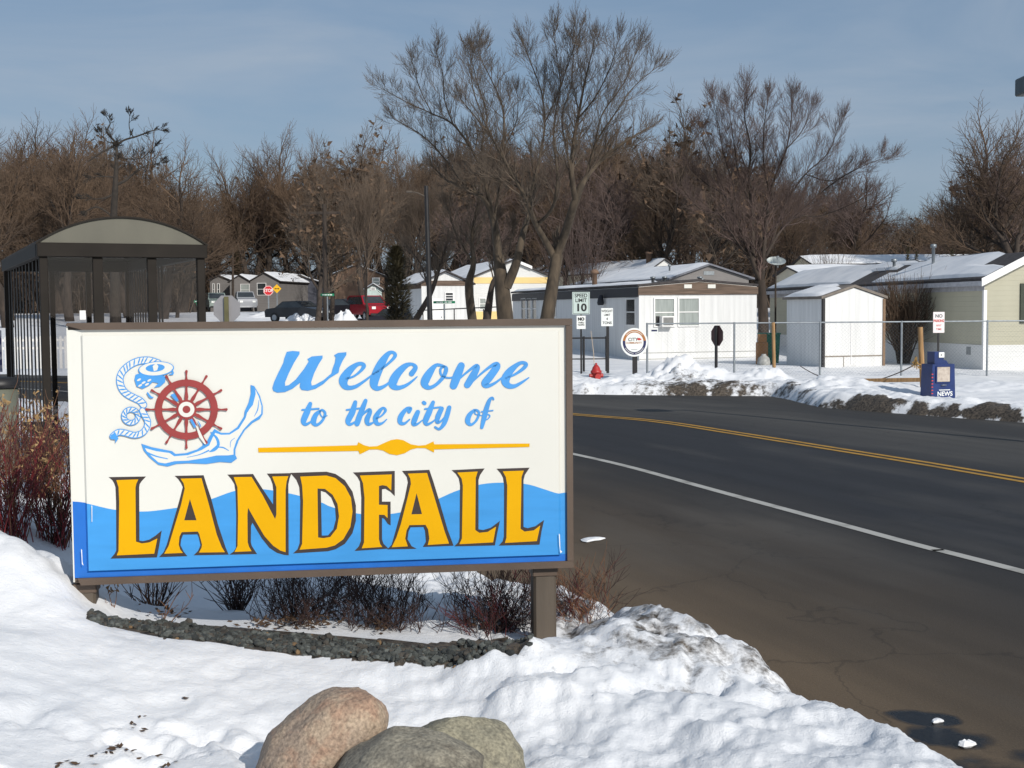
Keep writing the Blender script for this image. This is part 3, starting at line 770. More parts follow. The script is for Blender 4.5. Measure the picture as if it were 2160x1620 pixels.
# ---- Welcome
mb = MB()
film(mb, Z2, [[(262,130),(300,124),(345,128),(345,145),(310,200),(275,270),(250,330),(252,352),(275,347),(320,310),(375,240),(405,192),(396,177),(425,160),(495,154),(495,172),(470,210),(440,270),(420,330),(425,350),(445,345),(500,315),(553,270),(560,240),(575,200),(580,167),(570,152),(595,137),(650,132),(650,150),(625,190),(605,235),(600,265),(540,302),(500,340),(450,370),(400,383),(358,378),(346,358),(350,330),(300,370),(250,392),(200,396),(175,385),(168,365),(180,325),(205,270),(240,200),(246,172)]])
for pts in [
 [(650,305,14),(700,288,14),(745,252,20),(764,222,28),(748,207,24),(715,215,30),(668,255,50),(632,310,60),(638,348,46),(665,364,30),(712,355,24),(770,318,16),(825,275,12)],
 [(825,275,12),(880,240,14),(935,195,18),(968,155,24),(952,133,20),(920,145,32),(878,205,54),(842,285,60),(830,340,54),(852,368,32),(900,352,20),(950,312,14)],
 [(1075,272,36),(1100,232,30),(1075,210,20),(1030,225,38),(975,282,54),(952,338,56),(980,364,32),(1035,350,22),(1085,315,14),(1110,292,8)],
 [(1285,225,18),(1235,217,24),(1188,272,50),(1160,332,54),(1185,363,28),(1232,345,22),(1282,292,26),(1300,242,26),(1284,226,16),(1262,246,16),(1272,285,14),(1320,300,12),(1365,285,10)],
 [(1398,220,46),(1372,285,56),(1348,350,50)],
 [(1350,340,10),(1420,275,14),(1485,225,22),(1502,232,36),(1472,290,48),(1438,345,44)],
 [(1450,345,10),(1530,270,14),(1605,215,24),(1632,222,44),(1590,285,50),(1552,335,48),(1572,352,26),(1625,328,16),(1690,275,10)],
 [(1690,302,12),(1750,275,16),(1802,238,24),(1820,212,26),(1795,200,22),(1758,217,30),(1708,265,50),(1685,315,56),(1702,348,40),(1742,354,26),(1790,330,18),(1838,298,8)]]:
    stroke(mb, Z2, pts)
mb.build('welcome_lettering', MT['script_blue'], sign)
WORDS = ([
 [(415,468,26),(395,520,40),(372,578,38),(385,602,22),(420,585,13),(445,560,8)], [(362,508,12),(470,500,12)],
 [(478,516,20),(450,542,32),(436,585,36),(456,606,20),(492,580,18),(512,532,18),(492,508,14),(478,525,10),(495,555,8),(525,545,6)],
 ],[ [(708,458,26),(690,520,40),(662,578,38),(675,602,20),(715,580,12),(740,552,8)], [(652,508,12),(762,495,12)],
 [(775,448,26),(755,500,34),(732,560,38),(720,598,34)], [(725,580,10),(765,530,14),(798,507,22),(803,525,28),(785,570,34),(792,600,24),(825,590,12),(850,565,8)],
 [(845,565,10),(880,545,12),(905,512,18),(890,495,16),(865,517,28),(840,560,34),(850,597,26),(882,595,15),(912,570,8)],
 ],[ [(1058,520,24),(1070,498,18),(1042,502,24),(1006,547,34),(1000,587,30),(1027,597,18),(1062,570,10)],
 [(1115,522,30),(1095,570,36),(1088,600,28),(1112,600,15),(1145,575,8)], [(1153,460,24),(1160,465,24)],
 [(1215,458,24),(1190,520,38),(1166,578,36),(1176,602,20),(1212,585,12),(1238,560,8)], [(1162,502,12),(1262,490,12)],
 [(1270,500,30),(1247,550,34),(1242,587,24),(1268,580,14),(1302,540,12)], [(1320,492,28),(1305,545,32),(1285,600,28),(1255,632,18),(1228,620,14)],
 ],[ [(1482,510,18),(1452,540,30),(1440,582,34),(1462,604,18),(1497,575,16),(1514,527,16),(1492,508,14),(1490,535,8),(1532,545,6)],
 [(1608,440,12),(1600,428,14),(1582,445,24),(1562,500,32),(1547,560,32),(1532,622,22)], [(1548,576,6),(1572,566,8),(1584,548,9),(1574,538,8),(1556,546,6)], [(1530,520,9),(1604,512,9)]])
for wrd in WORDS:
    mb = MB()
    for pts in wrd: stroke(mb, Z2, pts)
    mb.build('word_lettering', MT['script_blue'], sign)

# ---- emblem: rope, anchor, ship's wheel
mb = MB()
an_o = [(490,980),(580,1010),(680,1030),(760,1045),(790,1070),(880,1063),(980,1030),(1035,990),(1065,960),(1090,910),(1130,850),(1190,885),(1260,885),(1330,835),(1390,740),(1395,700),(1430,620),(1450,540),(1448,465),(1480,475),(1530,560),(1555,650),(1555,720),(1530,762),(1470,795),(1400,860),(1345,950),(1315,1030),(1315,1080),(1330,1110),(1280,1147),(1180,1140),(1060,1158),(900,1152),(800,1157),(720,1180),(640,1165),(560,1100),(510,1040)]
an_i = [(522,1018),(620,1045),(740,1062),(778,1090),(900,1080),(1020,1035),(1085,995),(1112,935),(1138,885),(1190,902),(1265,900),(1345,850),(1405,755),(1420,700),(1468,640),(1492,545),(1490,505),(1520,570),(1543,650),(1540,718),(1515,742),(1450,785),(1385,855),(1325,950),(1298,1030),(1298,1076),(1250,1082),(1150,1083),(1050,1105),(900,1128),(780,1133),(700,1153),(640,1143),(580,1090),(540,1048)]
film(mb, Z1, [an_o], 0); film(mb, Z1, [an_i], 1)
film(mb, Z1, [[(1455,482),(1492,545),(1468,625),(1425,700),(1395,728),(1398,690),(1440,600),(1455,540)]], 0)
for pts in ([(535,1055,14),(620,1090,12),(720,1112,8)], [(1100,880,8),(1150,930,22),(1165,990,26),(1130,1030,30),(1090,1050,10)], [(1165,1010,10),(1210,1015,12),(1255,1040,6)],
            [(1520,600,4),(1510,680,10),(1480,740,4)], [(1040,985,26),(1075,985,30)], [(1310,930,4),(1275,960,6),(1270,1010,4)], [(890,1100,4),(1000,1075,8),(1080,1040,14)]):
    stroke(mb, Z1, pts, 0)
rope = smooth_poly([(640,275),(560,250),(470,255),(390,290),(325,350),(302,420),(320,495),(365,545),(430,580),(480,605),(510,640)], 6)
def rope_band(pts, w, closed=False):
    P = [(x, y, w) for x, y in pts]; stroke(mb, Z1, P, 0, 1); stroke(mb, Z1, [(x, y, w-16) for x, y in pts], 1, 1, 0.0002)
    _off[0] += 0.0002
    acc = 0
    for i in range(1, len(pts)-1):
        acc += math.dist(pts[i], pts[i-1])
        if acc > 30:
            acc = 0
            dx, dy = pts[i+1][0]-pts[i-1][0], pts[i+1][1]-pts[i-1][1]; l = math.hypot(dx, dy); dx /= l; dy /= l
            x, y = pts[i]; h = w*0.42
            stroke(mb, Z1, [(x-dy*h-dx*16, y+dx*h-dy*16, 5), (x, y, 13), (x+dy*h+dx*16, y-dx*h+dy*16, 5)], 0, 4)
rope_band(rope, 66)
# shackle ring of the anchor
film(mb, Z1, [[(440,375),(520,350),(700,390),(700,440),(655,480),(600,490),(640,450),(590,440),(560,470),(500,500),(450,480),(430,420)]], 0)
def ell(cx, cy, a, b, n=28, rot=0.0):
    return [(cx+a*math.cos(2*math.pi*k/n)*math.cos(rot)-b*math.sin(2*math.pi*k/n)*math.sin(rot), cy+a*math.cos(2*math.pi*k/n)*math.sin(rot)+b*math.sin(2*math.pi*k/n)*math.cos(rot)) for k in range(n)]
film(mb, Z1, [ell(620,325,158,66,28,-0.08)], 0); film(mb, Z1, [ell(620,323,148,58,28,-0.08)], 1); film(mb, Z1, [ell(612,316,84,34,28,-0.08)], 0); film(mb, Z1, [[(590,300),(620,275),(640,300),(630,335),(600,345)]], 1)
stroke(mb, Z1, [(735,375,6),(765,365,20),(760,330,6)], 0)
for cx, cy in ((470,420),(510,445),(480,470),(540,460),(560,425)): film(mb, Z1, [ell(cx,cy,20,9,10,-0.5)], 1)
rope_band([(400+62*math.cos(t), 738+58*math.sin(t)) for t in np.linspace(-0.6, 5.9, 26)], 50)
rope_band(smooth_poly([(500,690),(520,730),(545,780),(540,830),(500,885),(430,905),(350,885),(290,880),(240,915)], 5), 58)
film(mb, Z1, [[(222,905),(262,880),(290,935),(262,975),(262,945),(222,940)]], 0)
stroke(mb, Z1, [(545,535,14),(570,570,20),(595,575,8)], 0)
mb.build('anchor_emblem', [MT['script_blue'], MT['cream']], sign)
_off[0] += 0.0006
mb = MB(); C0 = (886, 680); RX, RY = 276, 264
def wc(r, a): return (C0[0]+r*RX*math.cos(a), C0[1]+r*RY*math.sin(a))
def ring(r0, r1, n=48, m=0):
    _off[0] += 0.00012
    a = [S(*Z1(*wc(r0, 2*math.pi*k/n)), _off[0]) for k in range(n)] + [S(*Z1(*wc(r1, 2*math.pi*k/n)), _off[0]) for k in range(n)]
    mb.add(a, [(k, (k+1)%n, n+(k+1)%n, n+k) for k in range(n)], m)
ring(0.775, 1.0); ring(0.25, 0.325); ring(0.0, 0.255, 32, 1); ring(0.0, 0.125, 24)
for k in range(12):
    a = k*math.pi/6 - math.pi/2
    t = (-math.sin(a), math.cos(a))
    def Q(r, w): p = wc(r, a); return (p[0]+t[0]*w, p[1]+t[1]*w)
    film(mb, Z1, [[Q(0.30,-11),Q(0.42,-17),Q(0.60,-10),Q(0.74,-9),Q(0.79,-15),Q(0.79,15),Q(0.74,9),Q(0.60,10),Q(0.42,17),Q(0.30,11)]], 0, 0.00004)
    film(mb, Z1, [[Q(0.98,-13),Q(1.05,-8),Q(1.12,-6),Q(1.20,-9),Q(1.28,-12),Q(1.31,-5),Q(1.31,5),Q(1.28,12),Q(1.20,9),Q(1.12,6),Q(1.05,8),Q(0.98,13)]], 0, 0.00002)
film(mb, Z1, [[(745,552),(780,538),(818,600),(800,612)]], 2); film(mb, Z1, [[(915,772),(935,760),(975,830),(955,842)]], 2)
stroke(mb, Z1, [(985,780,4),(1005,815,12),(1012,835,4)], 2)
film(mb, Z1, [[(965,815),(985,830),(1018,900),(1060,985),(1045,985),(1000,925),(985,880)]], 1)
mb.build('ships_wheel_emblem', [MT['wheel_red'], MT['cream'], MT['script_blue']], sign)
# chips in the paint at the corners
for l in ([(1179,1125),(1181,1128),(1182,1160),(1186,1164),(1182,1167),(1180,1150)], [(171,1158),(173,1160),(174,1185),(176,1193),(173,1190)], [(193,1066),(194.5,1067),(194.5,1100),(193.5,1102)]):
    mb = MB(); film(mb, lambda x, y: (x, y), [l]); mb.build('paint_chip', MT['white_paint'], sign)
# posts
def sign_post(pl, pr):
    a = S(pl, 1300).x; b = S(pr, 1300).x; w = (b-a)*0.98
    mb = MB(); mb.bbox((-w/2, -w/2, -0.55), (w/2, w/2, zbot-0.0+0.0), 0.012)
    o = mb.build('post', MT['post_metal'], sign); o.location = ((a+b)/2, 0.09, 0); o.rotation_euler.z = 0.0
    mb = MB(); mb.bbox((-w/2-0.006, -w/2-0.006, zbot-0.05), (w/2+0.006, w/2+0.006, zbot-0.003), 0.004); c = mb.build('collar', MT['brown_metal'], o)
sign_post(152, 200); sign_post(1128, 1177)

# ------------------------------------------------------------------ boulders
def boulder(name, label, px, py, Y, ax, rot, m, seed, bumps=0.05, sink=0.0):
    import bmesh
    bm = bmesh.new(); bmesh.ops.create_icosphere(bm, subdivisions=5, radius=1)
    rr = random.Random(seed); o1 = Vector((rr.uniform(0,50), rr.uniform(0,50), rr.uniform(0,50)))
    from mathutils import noise as ns
    flats = [(Vector((rr.gauss(0,1), rr.gauss(0,1), rr.gauss(0.3,1))).normalized(), rr.uniform(0.72, 0.9)) for _ in range(7)]
    for v in bm.verts:
        d = v.co.normalized(); d0 = d.copy()
        for n_, h_ in flats:
            q_ = d0.dot(n_) - h_
            if q_ > 0: d = d - n_*q_*0.75
        e = Vector((abs(d.x)**0.86*math.copysign(1,d.x), abs(d.y)**0.86*math.copysign(1,d.y), abs(d.z)**0.86*math.copysign(1,d.z)))
        k = 1 + bumps*2.2*ns.noise(d*0.9+o1) + bumps*ns.noise(d*2.2+o1) + bumps*0.5*ns.noise(d*5+o1) + bumps*0.22*ns.noise(d*15+o1) + bumps*0.08*ns.noise(d*36+o1)
        v.co = Vector((e.x*ax[0], e.y*ax[1], e.z*ax[2]))*k*1.03
    me = bpy.data.meshes.new(name); bm.to_mesh(me); bm.free()
    me.polygons.foreach_set('use_smooth', [True]*len(me.polygons)); me.materials.append(m)
    o = bpy.data.objects.new(name, me); COL.objects.link(o)
    o.location = at(px, py, Y); o.rotation_euler = rot
    return tag(o, label, 'boulder')
def rock_mat(name, a, b, c, sc):
    m = mat(name, lin(a), 0.8, 0, 0.0, sc, 0.4, 70, col2=lin(b), detail=8, contrast=(0.35,0.62))
    nt = m.node_tree; N = nt.nodes; L = nt.links; bs = N['Principled BSDF']
    src = bs.inputs['Base Color'].links[0].from_socket
    tc = N.new('ShaderNodeTexCoord')
    n = N.new('ShaderNodeTexNoise'); n.inputs['Scale'].default_value = 7; n.inputs['Detail'].default_value = 6; n.inputs['Roughness'].default_value = 0.65; n.inputs['Distortion'].default_value = 0.6; L.new(tc.outputs['Object'], n.inputs['Vector'])
    r = N.new('ShaderNodeValToRGB'); r.color_ramp.elements[0].position = 0.48; r.color_ramp.elements[1].position = 0.62; L.new(n.outputs['Fac'], r.inputs[0])
    r.color_ramp.elements[1].color = (0.75,0.75,0.75,1)
    mx = N.new('ShaderNodeMix'); mx.data_type = 'RGBA'; L.new(r.outputs[0], mx.inputs['Factor']); L.new(src, mx.inputs['A']); mx.inputs['B'].default_value = (*lin(c), 1)
    v = N.new('ShaderNodeTexNoise'); v.inputs['Scale'].default_value = 90; v.inputs['Detail'].default_value = 4; L.new(tc.outputs['Object'], v.inputs['Vector'])
    mv = N.new('ShaderNodeMapRange'); mv.inputs[1].default_value = 0.3; mv.inputs[2].default_value = 0.7; mv.inputs[3].default_value = 0.58; mv.inputs[4].default_value = 1.25; L.new(v.outputs['Fac'], mv.inputs[0])
    mm = N.new('ShaderNodeMix'); mm.data_type = 'RGBA'; mm.blend_type = 'MULTIPLY'; mm.inputs['Factor'].default_value = 1; L.new(mx.outputs['Result'], mm.inputs['A']); L.new(mv.outputs[0], mm.inputs['B'])
    L.new(mm.outputs['Result'], bs.inputs['Base Color'])
    return m
MT['granite_pink'] = rock_mat('granite_pink', (140,124,110), (170,150,128), (148,116,96), 6)
MT['granite_grey'] = rock_mat('granite_grey', (112,108,98), (150,143,126), (88,82,72), 6)
MT['granite_olive'] = rock_mat('granite_olive', (122,118,102), (156,149,126), (104,100,88), 7)
boulder('boulder', 'pinkish tan boulder leaning in the snow, left of two grey ones', 672, 1575, 4.15, (0.244,0.15,0.134), (0.05,math.radians(-36),0.15), MT['granite_pink'], 3, 0.05)
boulder('boulder', 'dark grey green boulder with a low flat top, between a pink and an olive boulder', 868, 1648, 3.95, (0.225,0.2,0.152), (0,math.radians(4),0.1), MT['granite_grey'], 8, 0.06)
boulder('boulder', 'olive grey boulder sloping down to the right, behind the dark grey one', 985, 1612, 4.2, (0.20,0.18,0.155), (0,math.radians(26),0.1), MT['granite_olive'], 15, 0.06)

# ------------------------------------------------------------------ crushed stone bed under the sign
rk = random.Random(5); mb = MB()
tri_v = []; 
import bmesh
_b = bmesh.new(); bmesh.ops.create_icosphere(_b, subdivisions=1, radius=1); _b.verts.ensure_lookup_table()
IV = [v.co.copy() for v in _b.verts]; IFc = [tuple(v.index for v in f.verts) for f in _b.faces]; _b.free()
back = G_BACK; front = G_FRONT
def lerp_poly(p, x):
    return float(np.interp(x, [q[0] for q in p], [q[1] for q in p]))
for i in range(3300):
    px = rk.uniform(188, 1123); t = rk.uniform(0.30*float(vnoise(np.array(px*0.03), np.array(3.3))), 0.85+0.25*float(vnoise(np.array(px*0.04), np.array(9.1))))
    py = lerp_poly(back, px)*(1-t) + lerp_poly(front, px)*t
    z0 = 0.63
    for _ in range(3):
        p = on_z(px, py, z0); z0 = near_z(p.x, p.y)
    if p.y < 5.5 or p.y > 6.85: continue
    s = rk.choice((rk.uniform(0.008,0.014), rk.uniform(0.014,0.023)))*(1.25 if t < 0.12 else 1)
    T = Matrix.Rotation(rk.uniform(0,6.3),3,'Z') @ Matrix.Rotation(rk.uniform(0,6.3),3,'X')
    sx, sy, sz = rk.uniform(0.8,1.4), rk.uniform(0.7,1.1), rk.uniform(0.55,0.9)
    c = Vector((p.x, p.y, z0 + s*rk.uniform(-0.2,0.6)))
    mb.add([c + T @ Vector((q.x*sx, q.y*sy, q.z*sz))*s*rk.uniform(0.8,1.15) for q in IV], IFc, rk.choice((0,0,1,2,3)) if rk.random() < 0.98 else 4)
tag(mb.build('gravel', [mat('crushed_stone', lin(c_), 0.85, 0, 0.4, 22, 0.2, 80) for c_ in ((60,63,60),(44,47,46),(78,81,78),(62,58,52))] + [mat('brown_stone', lin((110,88,62)), 0.85, 0, 0.2, 14)]), kind='stuff')

# ------------------------------------------------------------------ shrubs
def shrub(label, x, y, z, h, spread, n, mats, seed, rad=0.004, fork=3, seeds=None, name='bare_shrub', lean=(0,0), wig=0.10):
    r = random.Random(seed); mb = MB(); lf = MB()
    for i in range(n):
        a = r.uniform(0, 2*math.pi); t = r.random()**0.7
        d = Vector((math.cos(a)*t*spread+lean[0], math.sin(a)*t*spread*0.8+lean[1], 1)).normalized()
        bs = 0.11*spread if n >= 40 else 0.012
        p = Vector((r.gauss(0,bs), r.gauss(0,bs), -0.06))
        L = h*r.uniform(0.65, 1.08)
        pts = [p.copy()]; 
        for k in range(5):
            d = (d + Vector((r.gauss(0,wig), r.gauss(0,wig), r.gauss(0.04,wig*0.6)))).normalized(); p = p + d*L/5; pts.append(p.copy())
        mi = r.randrange(len(mats))
        mb.tube(pts, [rad*(1-0.13*k) for k in range(6)], 3, mi)
        for f in range(fork):
            k = r.randrange(1, 5); q = pts[k].lerp(pts[k+1], r.random())
            dd = (d + Vector((r.gauss(0,.6), r.gauss(0,.6), r.gauss(0.1,.3)))).normalized(); l2 = L*r.uniform(0.15,0.38); e = [q.copy()]
            for _ in range(3):
                dd = (dd + Vector((r.gauss(0,.15), r.gauss(0,.15), 0.1))).normalized(); q = q + dd*l2/3; e.append(q.copy())
            mb.tube(e, [rad*0.6, rad*0.5, rad*0.4, rad*0.28], 3, mi)
            if seeds and r.random() < seeds:
                for _ in range(3):
                    c = q + Vector((r.gauss(0,.012), r.gauss(0,.012), r.gauss(0,.012))); s = r.uniform(0.006,0.013)
                    lf.add([c+Vector((r.gauss(0,s),r.gauss(0,s),r.gauss(0,s))) for _ in range(4)], [(0,1,2),(0,2,3)], 0)
    root = empty(name, (x, y, z), 0, label, 'shrub')
    mb.build('stems', mats, root)
    if lf.v: tag(lf.build('seed_heads', MT['seed'], root), kind='stuff')
    return root
MT['red_stem'] = mat('red_stem', lin((128,34,40)), 0.6, 0, 0.25, 3)
MT['maroon_stem'] = mat('maroon_stem', lin((92,36,38)), 0.7, 0, 0.25, 3)
MT['tan_stem'] = mat('tan_stem', lin((130,92,66)), 0.8, 0, 0.25, 3)
MT['dark_stem'] = mat('dark_stem', lin((62,44,40)), 0.85, 0, 0.3, 6)
MT['seed'] = mat('seed_head', lin((150,122,84)), 0.85, 0, 0.3, 20)
def sz(px, py, Y): p = at(px, py, Y); return p.x, p.y, near_z(p.x, p.y)
x, y, z = sz(20, 1100, 7.6); shrub('tall red stemmed dogwood shrub at the left edge beside the welcome sign', x, y, z, 0.74, 0.45, 80, [MT['red_stem'],MT['maroon_stem'],MT['tan_stem']], 1, 0.0038, 6, 0.08)
x, y, z = sz(118, 1105, 7.9); shrub('dense dogwood shrub with red and tan stems tucked against the sign left edge', x, y, z, 0.76, 0.42, 80, [MT['maroon_stem'],MT['dark_stem'],MT['tan_stem'],MT['red_stem']], 2, 0.0038, 6, 0.12)
x, y, z = sz(85, 1000, 9.2); shrub('tan brown shrub with fluffy seed heads in front of the shelter corner post', x, y, z, 0.68, 0.45, 70, [MT['tan_stem'],MT['dark_stem']], 3, 0.0038, 6, 0.5)
x, y, z = sz(-60, 1080, 8.2); shrub('red and brown shrub cut by the left picture edge below the shelter', x, y, z, 0.68, 0.5, 60, [MT['maroon_stem'],MT['tan_stem'],MT['dark_stem']], 4, 0.0038, 6, 0.15)
x, y, z = sz(325, 1290, 7.0); shrub('sparse dark shrub with long bent twigs under the left half of the sign', x, y, z, 0.36, 0.9, 22, [MT['dark_stem'],MT['tan_stem']], 5, 0.0045, 4, wig=0.26)
x, y, z = sz(500, 1285, 7.3); shrub('open dark twiggy shrub under the middle of the sign, snow showing through', x, y, z, 0.42, 0.8, 34, [MT['dark_stem']], 6, 0.0045, 5, wig=0.26)
x, y, z = sz(635, 1325, 6.75); shrub('thick dark brown shrub under the letter D of the sign', x, y, z, 0.40, 0.95, 95, [MT['dark_stem']], 7, 0.0028, 9, wig=0.26)
x, y, z = sz(815, 1318, 6.8); shrub('rounded maroon brown shrub under the letter F of the sign', x, y, z, 0.38, 0.9, 95, [MT['dark_stem']], 8, 0.0028, 9, wig=0.26)
x, y, z = sz(745, 1270, 7.6); shrub('grey brown shrub standing in shade behind two darker ones under the sign', x, y, z, 0.42, 0.8, 45, [MT['dark_stem']], 18, 0.0028, 8, wig=0.26)
x, y, z = sz(1055, 1315, 6.9); shrub('broad reddish brown shrub left of the right sign post', x, y, z, 0.44, 0.95, 110, [MT['dark_stem'],MT['dark_stem'],MT['maroon_stem']], 9, 0.0028, 9, wig=0.26)
x, y, z = sz(1205, 1290, 7.0); shrub('reddish brown shrub sticking out to the right of the sign by the road', x, y, z, 0.42, 0.8, 70, [MT['dark_stem'],MT['maroon_stem'],MT['tan_stem']], 10, 0.0026, 9, wig=0.26)
x, y, z = sz(238, 1305, 6.3); shrub('single thin dried stalk standing beside the left sign post', x, y, z, 0.16, 0.25, 3, [MT['tan_stem']], 11, 0.0035, 3, 0.6)
x, y, z = sz(335, 1310, 6.35); shrub('dry tan twig bending to the right just behind the crushed stone', x, y, z, 0.30, 0.2, 3, [MT['tan_stem']], 12, 0.004, 3, 0, lean=(0.7,0))
# leaf litter in the snow at the lower left
mb = MB(); r = random.Random(9)
for cx, cy, n, s in ((270,1597,16,34),(230,1590,8,18),(290,1530,6,16),(150,1612,8,20),(345,1612,6,14),(300,1508,3,10),(400,1395+78,3,9)):
    for _ in range(n):
        px = cx + r.gauss(0, s); py = min(1640, cy + r.gauss(0, s*0.22))
        z0 = 0.72
        for _k in range(3):
            p = on_z(px, py, z0); z0 = near_z(p.x, p.y)
        a = r.uniform(0, 6.3); L = r.uniform(0.008, 0.02)
        d = Vector((math.cos(a), math.sin(a), r.uniform(-.2,.3)))*L; w = Vector((-math.sin(a), math.cos(a), r.uniform(-.3,.3)))*L*0.45
        c = Vector((p.x, p.y, z0+0.006)); mb.add([c-d, c+w, c+d, c-w], [(0,1,2),(0,2,3)])
for cx, cy, n, sxx in ((640,1318,120,34),(800,1322,90,26),(1040,1305,90,40),(560,1322,40,30),(340,1300,30,30),(720,1300,40,40)):
    for _ in range(n):
        px = cx + r.gauss(0, sxx); py = cy + r.gauss(0, 8); z0 = 0.62
        for _k in range(3):
            p = on_z(px, py, z0); z0 = near_z(p.x, p.y)
        if p.y > 7.6 or p.y < 6.3: continue
        a = r.uniform(0, 6.3); L = r.uniform(0.01, 0.028)
        d = Vector((math.cos(a), math.sin(a), r.uniform(-.3,.6)))*L; w = Vector((-math.sin(a), math.cos(a), r.uniform(-.3,.5)))*L*0.5
        c = Vector((p.x, p.y, z0+r.uniform(0.004,0.05))); mb.add([c-d, c+w, c+d, c-w], [(0,1,2),(0,2,3)])
tag(mb.build('fallen_leaves', MT['clay']), kind='stuff')

# ------------------------------------------------------------------ bus shelter
PA = at(95, 700, 12.0); PA.z = 0.45
SH_ANG = math.atan2(0.43, 0.9)
BF = Frame(PA, SH_ANG)
sh = empty('bus_shelter', PA, SH_ANG, 'dark bronze bus shelter with a barrel roof and slatted side', 'bus shelter')
def at_left(t): return PA + Vector((math.cos(SH_ANG), math.sin(SH_ANG), 0))*t
SW = solve_px(at_left, 433, 0.5, 3.0)
SL = 4.4
ze = BF.hy(265, 517).z - 0; zarch = BF.hy(265, 460).z
pw = 0.075
mb = MB()
for nm, (px_, py_) in (('a',(0,0)),('b',(SW,0)),('c',(0,SL)),('d',(SW,SL))):
    mb = MB(); mb.bbox((px_-pw/2, py_-pw/2, -0.4), (px_+pw/2, py_+pw/2, ze), 0.006); mb.build('corner_post', MT['dark_bronze'], sh)
# header beams
mb = MB()
hb = 0.12
mb.bbox((-pw/2-0.02, -pw/2-0.03, ze-hb), (SW+pw/2+0.02, -pw/2+0.05, ze+0.01), 0.006)
mb.bbox((-pw/2-0.02, SL+pw/2-0.05, ze-hb), (SW+pw/2+0.02, SL+pw/2+0.03, ze+0.01), 0.006)
mb.bbox((-pw/2-0.025, -pw/2+0.053, ze-hb), (-pw/2+0.05, SL+pw/2-0.053, ze+0.008), 0.006)
mb.bbox((SW+pw/2-0.05, -pw/2+0.053, ze-hb), (SW+pw/2+0.025, SL+pw/2-0.053, ze+0.008), 0.006)
mb.build('header', MT['dark_bronze'], sh)
# barrel roof
n = 22; half = SW/2 + pw/2 + 0.03; ris = zarch - ze
Rr = (half*half + ris*ris)/(2*ris); th = math.asin(half/Rr)
arc = [(SW/2 + Rr*math.sin(-th + 2*th*k/n), ze + 0.012 + Rr*math.cos(-th + 2*th*k/n) - (Rr-ris)) for k in range(n+1)]
arc_in = [(SW/2 + (x-SW/2)*0.992, z-0.016) for x, z in arc]
mb = MB(); mb.prism(arc + arc_in[::-1], -pw/2-0.03, SL+pw/2+0.03, 0, 1); mb.build('roof', MT['dark_bronze'], sh)
for yy in (-pw/2-0.012, SL+pw/2+0.004):
    mb = MB(); mb.prism([(x, max(z-0.002, ze+0.012)) for x, z in arc_in], yy, yy+0.008, 0, 1); mb.build('end_panel', MT['shelter_panel'], sh)
# front mullions and rails
cols = [BF.hy(px, 600).x for px in (167, 205, 232, 318)]
mb = MB()
for px0, px1 in ((196,217),(311,330)):
    a = BF.hy(px0, 600).x; b = BF.hy(px1, 600).x
    mb = MB(); mb.bbox((a, -pw/2+0.005, -0.4), (b, pw/2-0.005, ze-hb-0.002), 0.004); mb.build('mullion', MT['dark_bronze'], sh)
def pane(x0, x1, y0, y1, z0, z1):
    mb = MB(); mb.box((x0, y0, z0), (x1, y1, z1)); return mb.build('glass_pane', MT['shelter_glass'], sh)
MT['shelter_glass'] = glass_mat('shelter_glass', (0.8,0.8,0.81))
MT['slat_glass'] = glass_mat('slat_glass', (0.9,0.9,0.9))
c0 = BF.hy(196,600).x; c1 = BF.hy(217,600).x; c2 = BF.hy(311,600).x; c3 = BF.hy(330,600).x
for a, b in ((pw/2, c0), (c1, c2), (c3, SW-pw/2)):
    pane(a+0.002, b-0.002, -0.004, 0.004, -0.05, ze-hb-0.004)
# rear end: door frame and mid posts
mb = MB()
for xx in (SW*0.36, SW*0.66):
    mb = MB(); mb.bbox((xx-0.03, SL-0.03, -0.4), (xx+0.03, SL+0.03, ze-hb-0.002), 0.004); mb.build('mullion', MT['dark_bronze'], sh)
# slatted side walls
def slats(x, y0, y1, nn, w):
    mb = MB()
    for k in range(nn):
        y = y0 + (y1-y0)*(k+0.5)/nn
        mb.box((x-0.003, y-w/2, 0.02), (x+0.003, y+w/2, ze-hb-0.002))
    mb.build('slats', MT['dark_bronze'], sh)
slats(0, pw/2+0.02, SL-pw/2-0.02, 11, 0.13)
slats(SW, SL*0.45, SL-pw/2-0.02, 13, 0.10)
mb = MB(); mb.bbox((0.06, 1.2, 0.40), (0.42, SL-0.5, 0.44), 0.01)
for yy in (1.5, SL-0.9): mb.box((0.2, yy-0.03, -0.3), (0.26, yy+0.03, 0.40))
mb.build('bench', MT['dark_bronze'], sh)
a = BF.hy(168, 655, -0.012); b = BF.hy(181, 674, -0.012)
mb = MB(); mb.box((a.x, -0.012, b.z), (b.x, -0.006, a.z)); mb.build('notice', MT['white_paint'], sh)
q = BF.hx(20, 700, -0.05)
for k, (z0, z1, m) in enumerate(((0.15, 0.95, 'poster_mix'),)):
    MT['poster_mix'] = mat('poster_mix', lin((190,190,196)), 0.4, 0, 0, 7, col2=lin((70,70,120)), stretch=(1,1,1.5), contrast=(0.45,0.6))
    mb = MB(); mb.box((-0.16, SL+0.10, BF.hx(20,795,-0.1).z), (-0.08, SL+0.55, BF.hx(20,700,-0.1).z)); mb.build('timetable_board', MT['poster_mix'], sh)
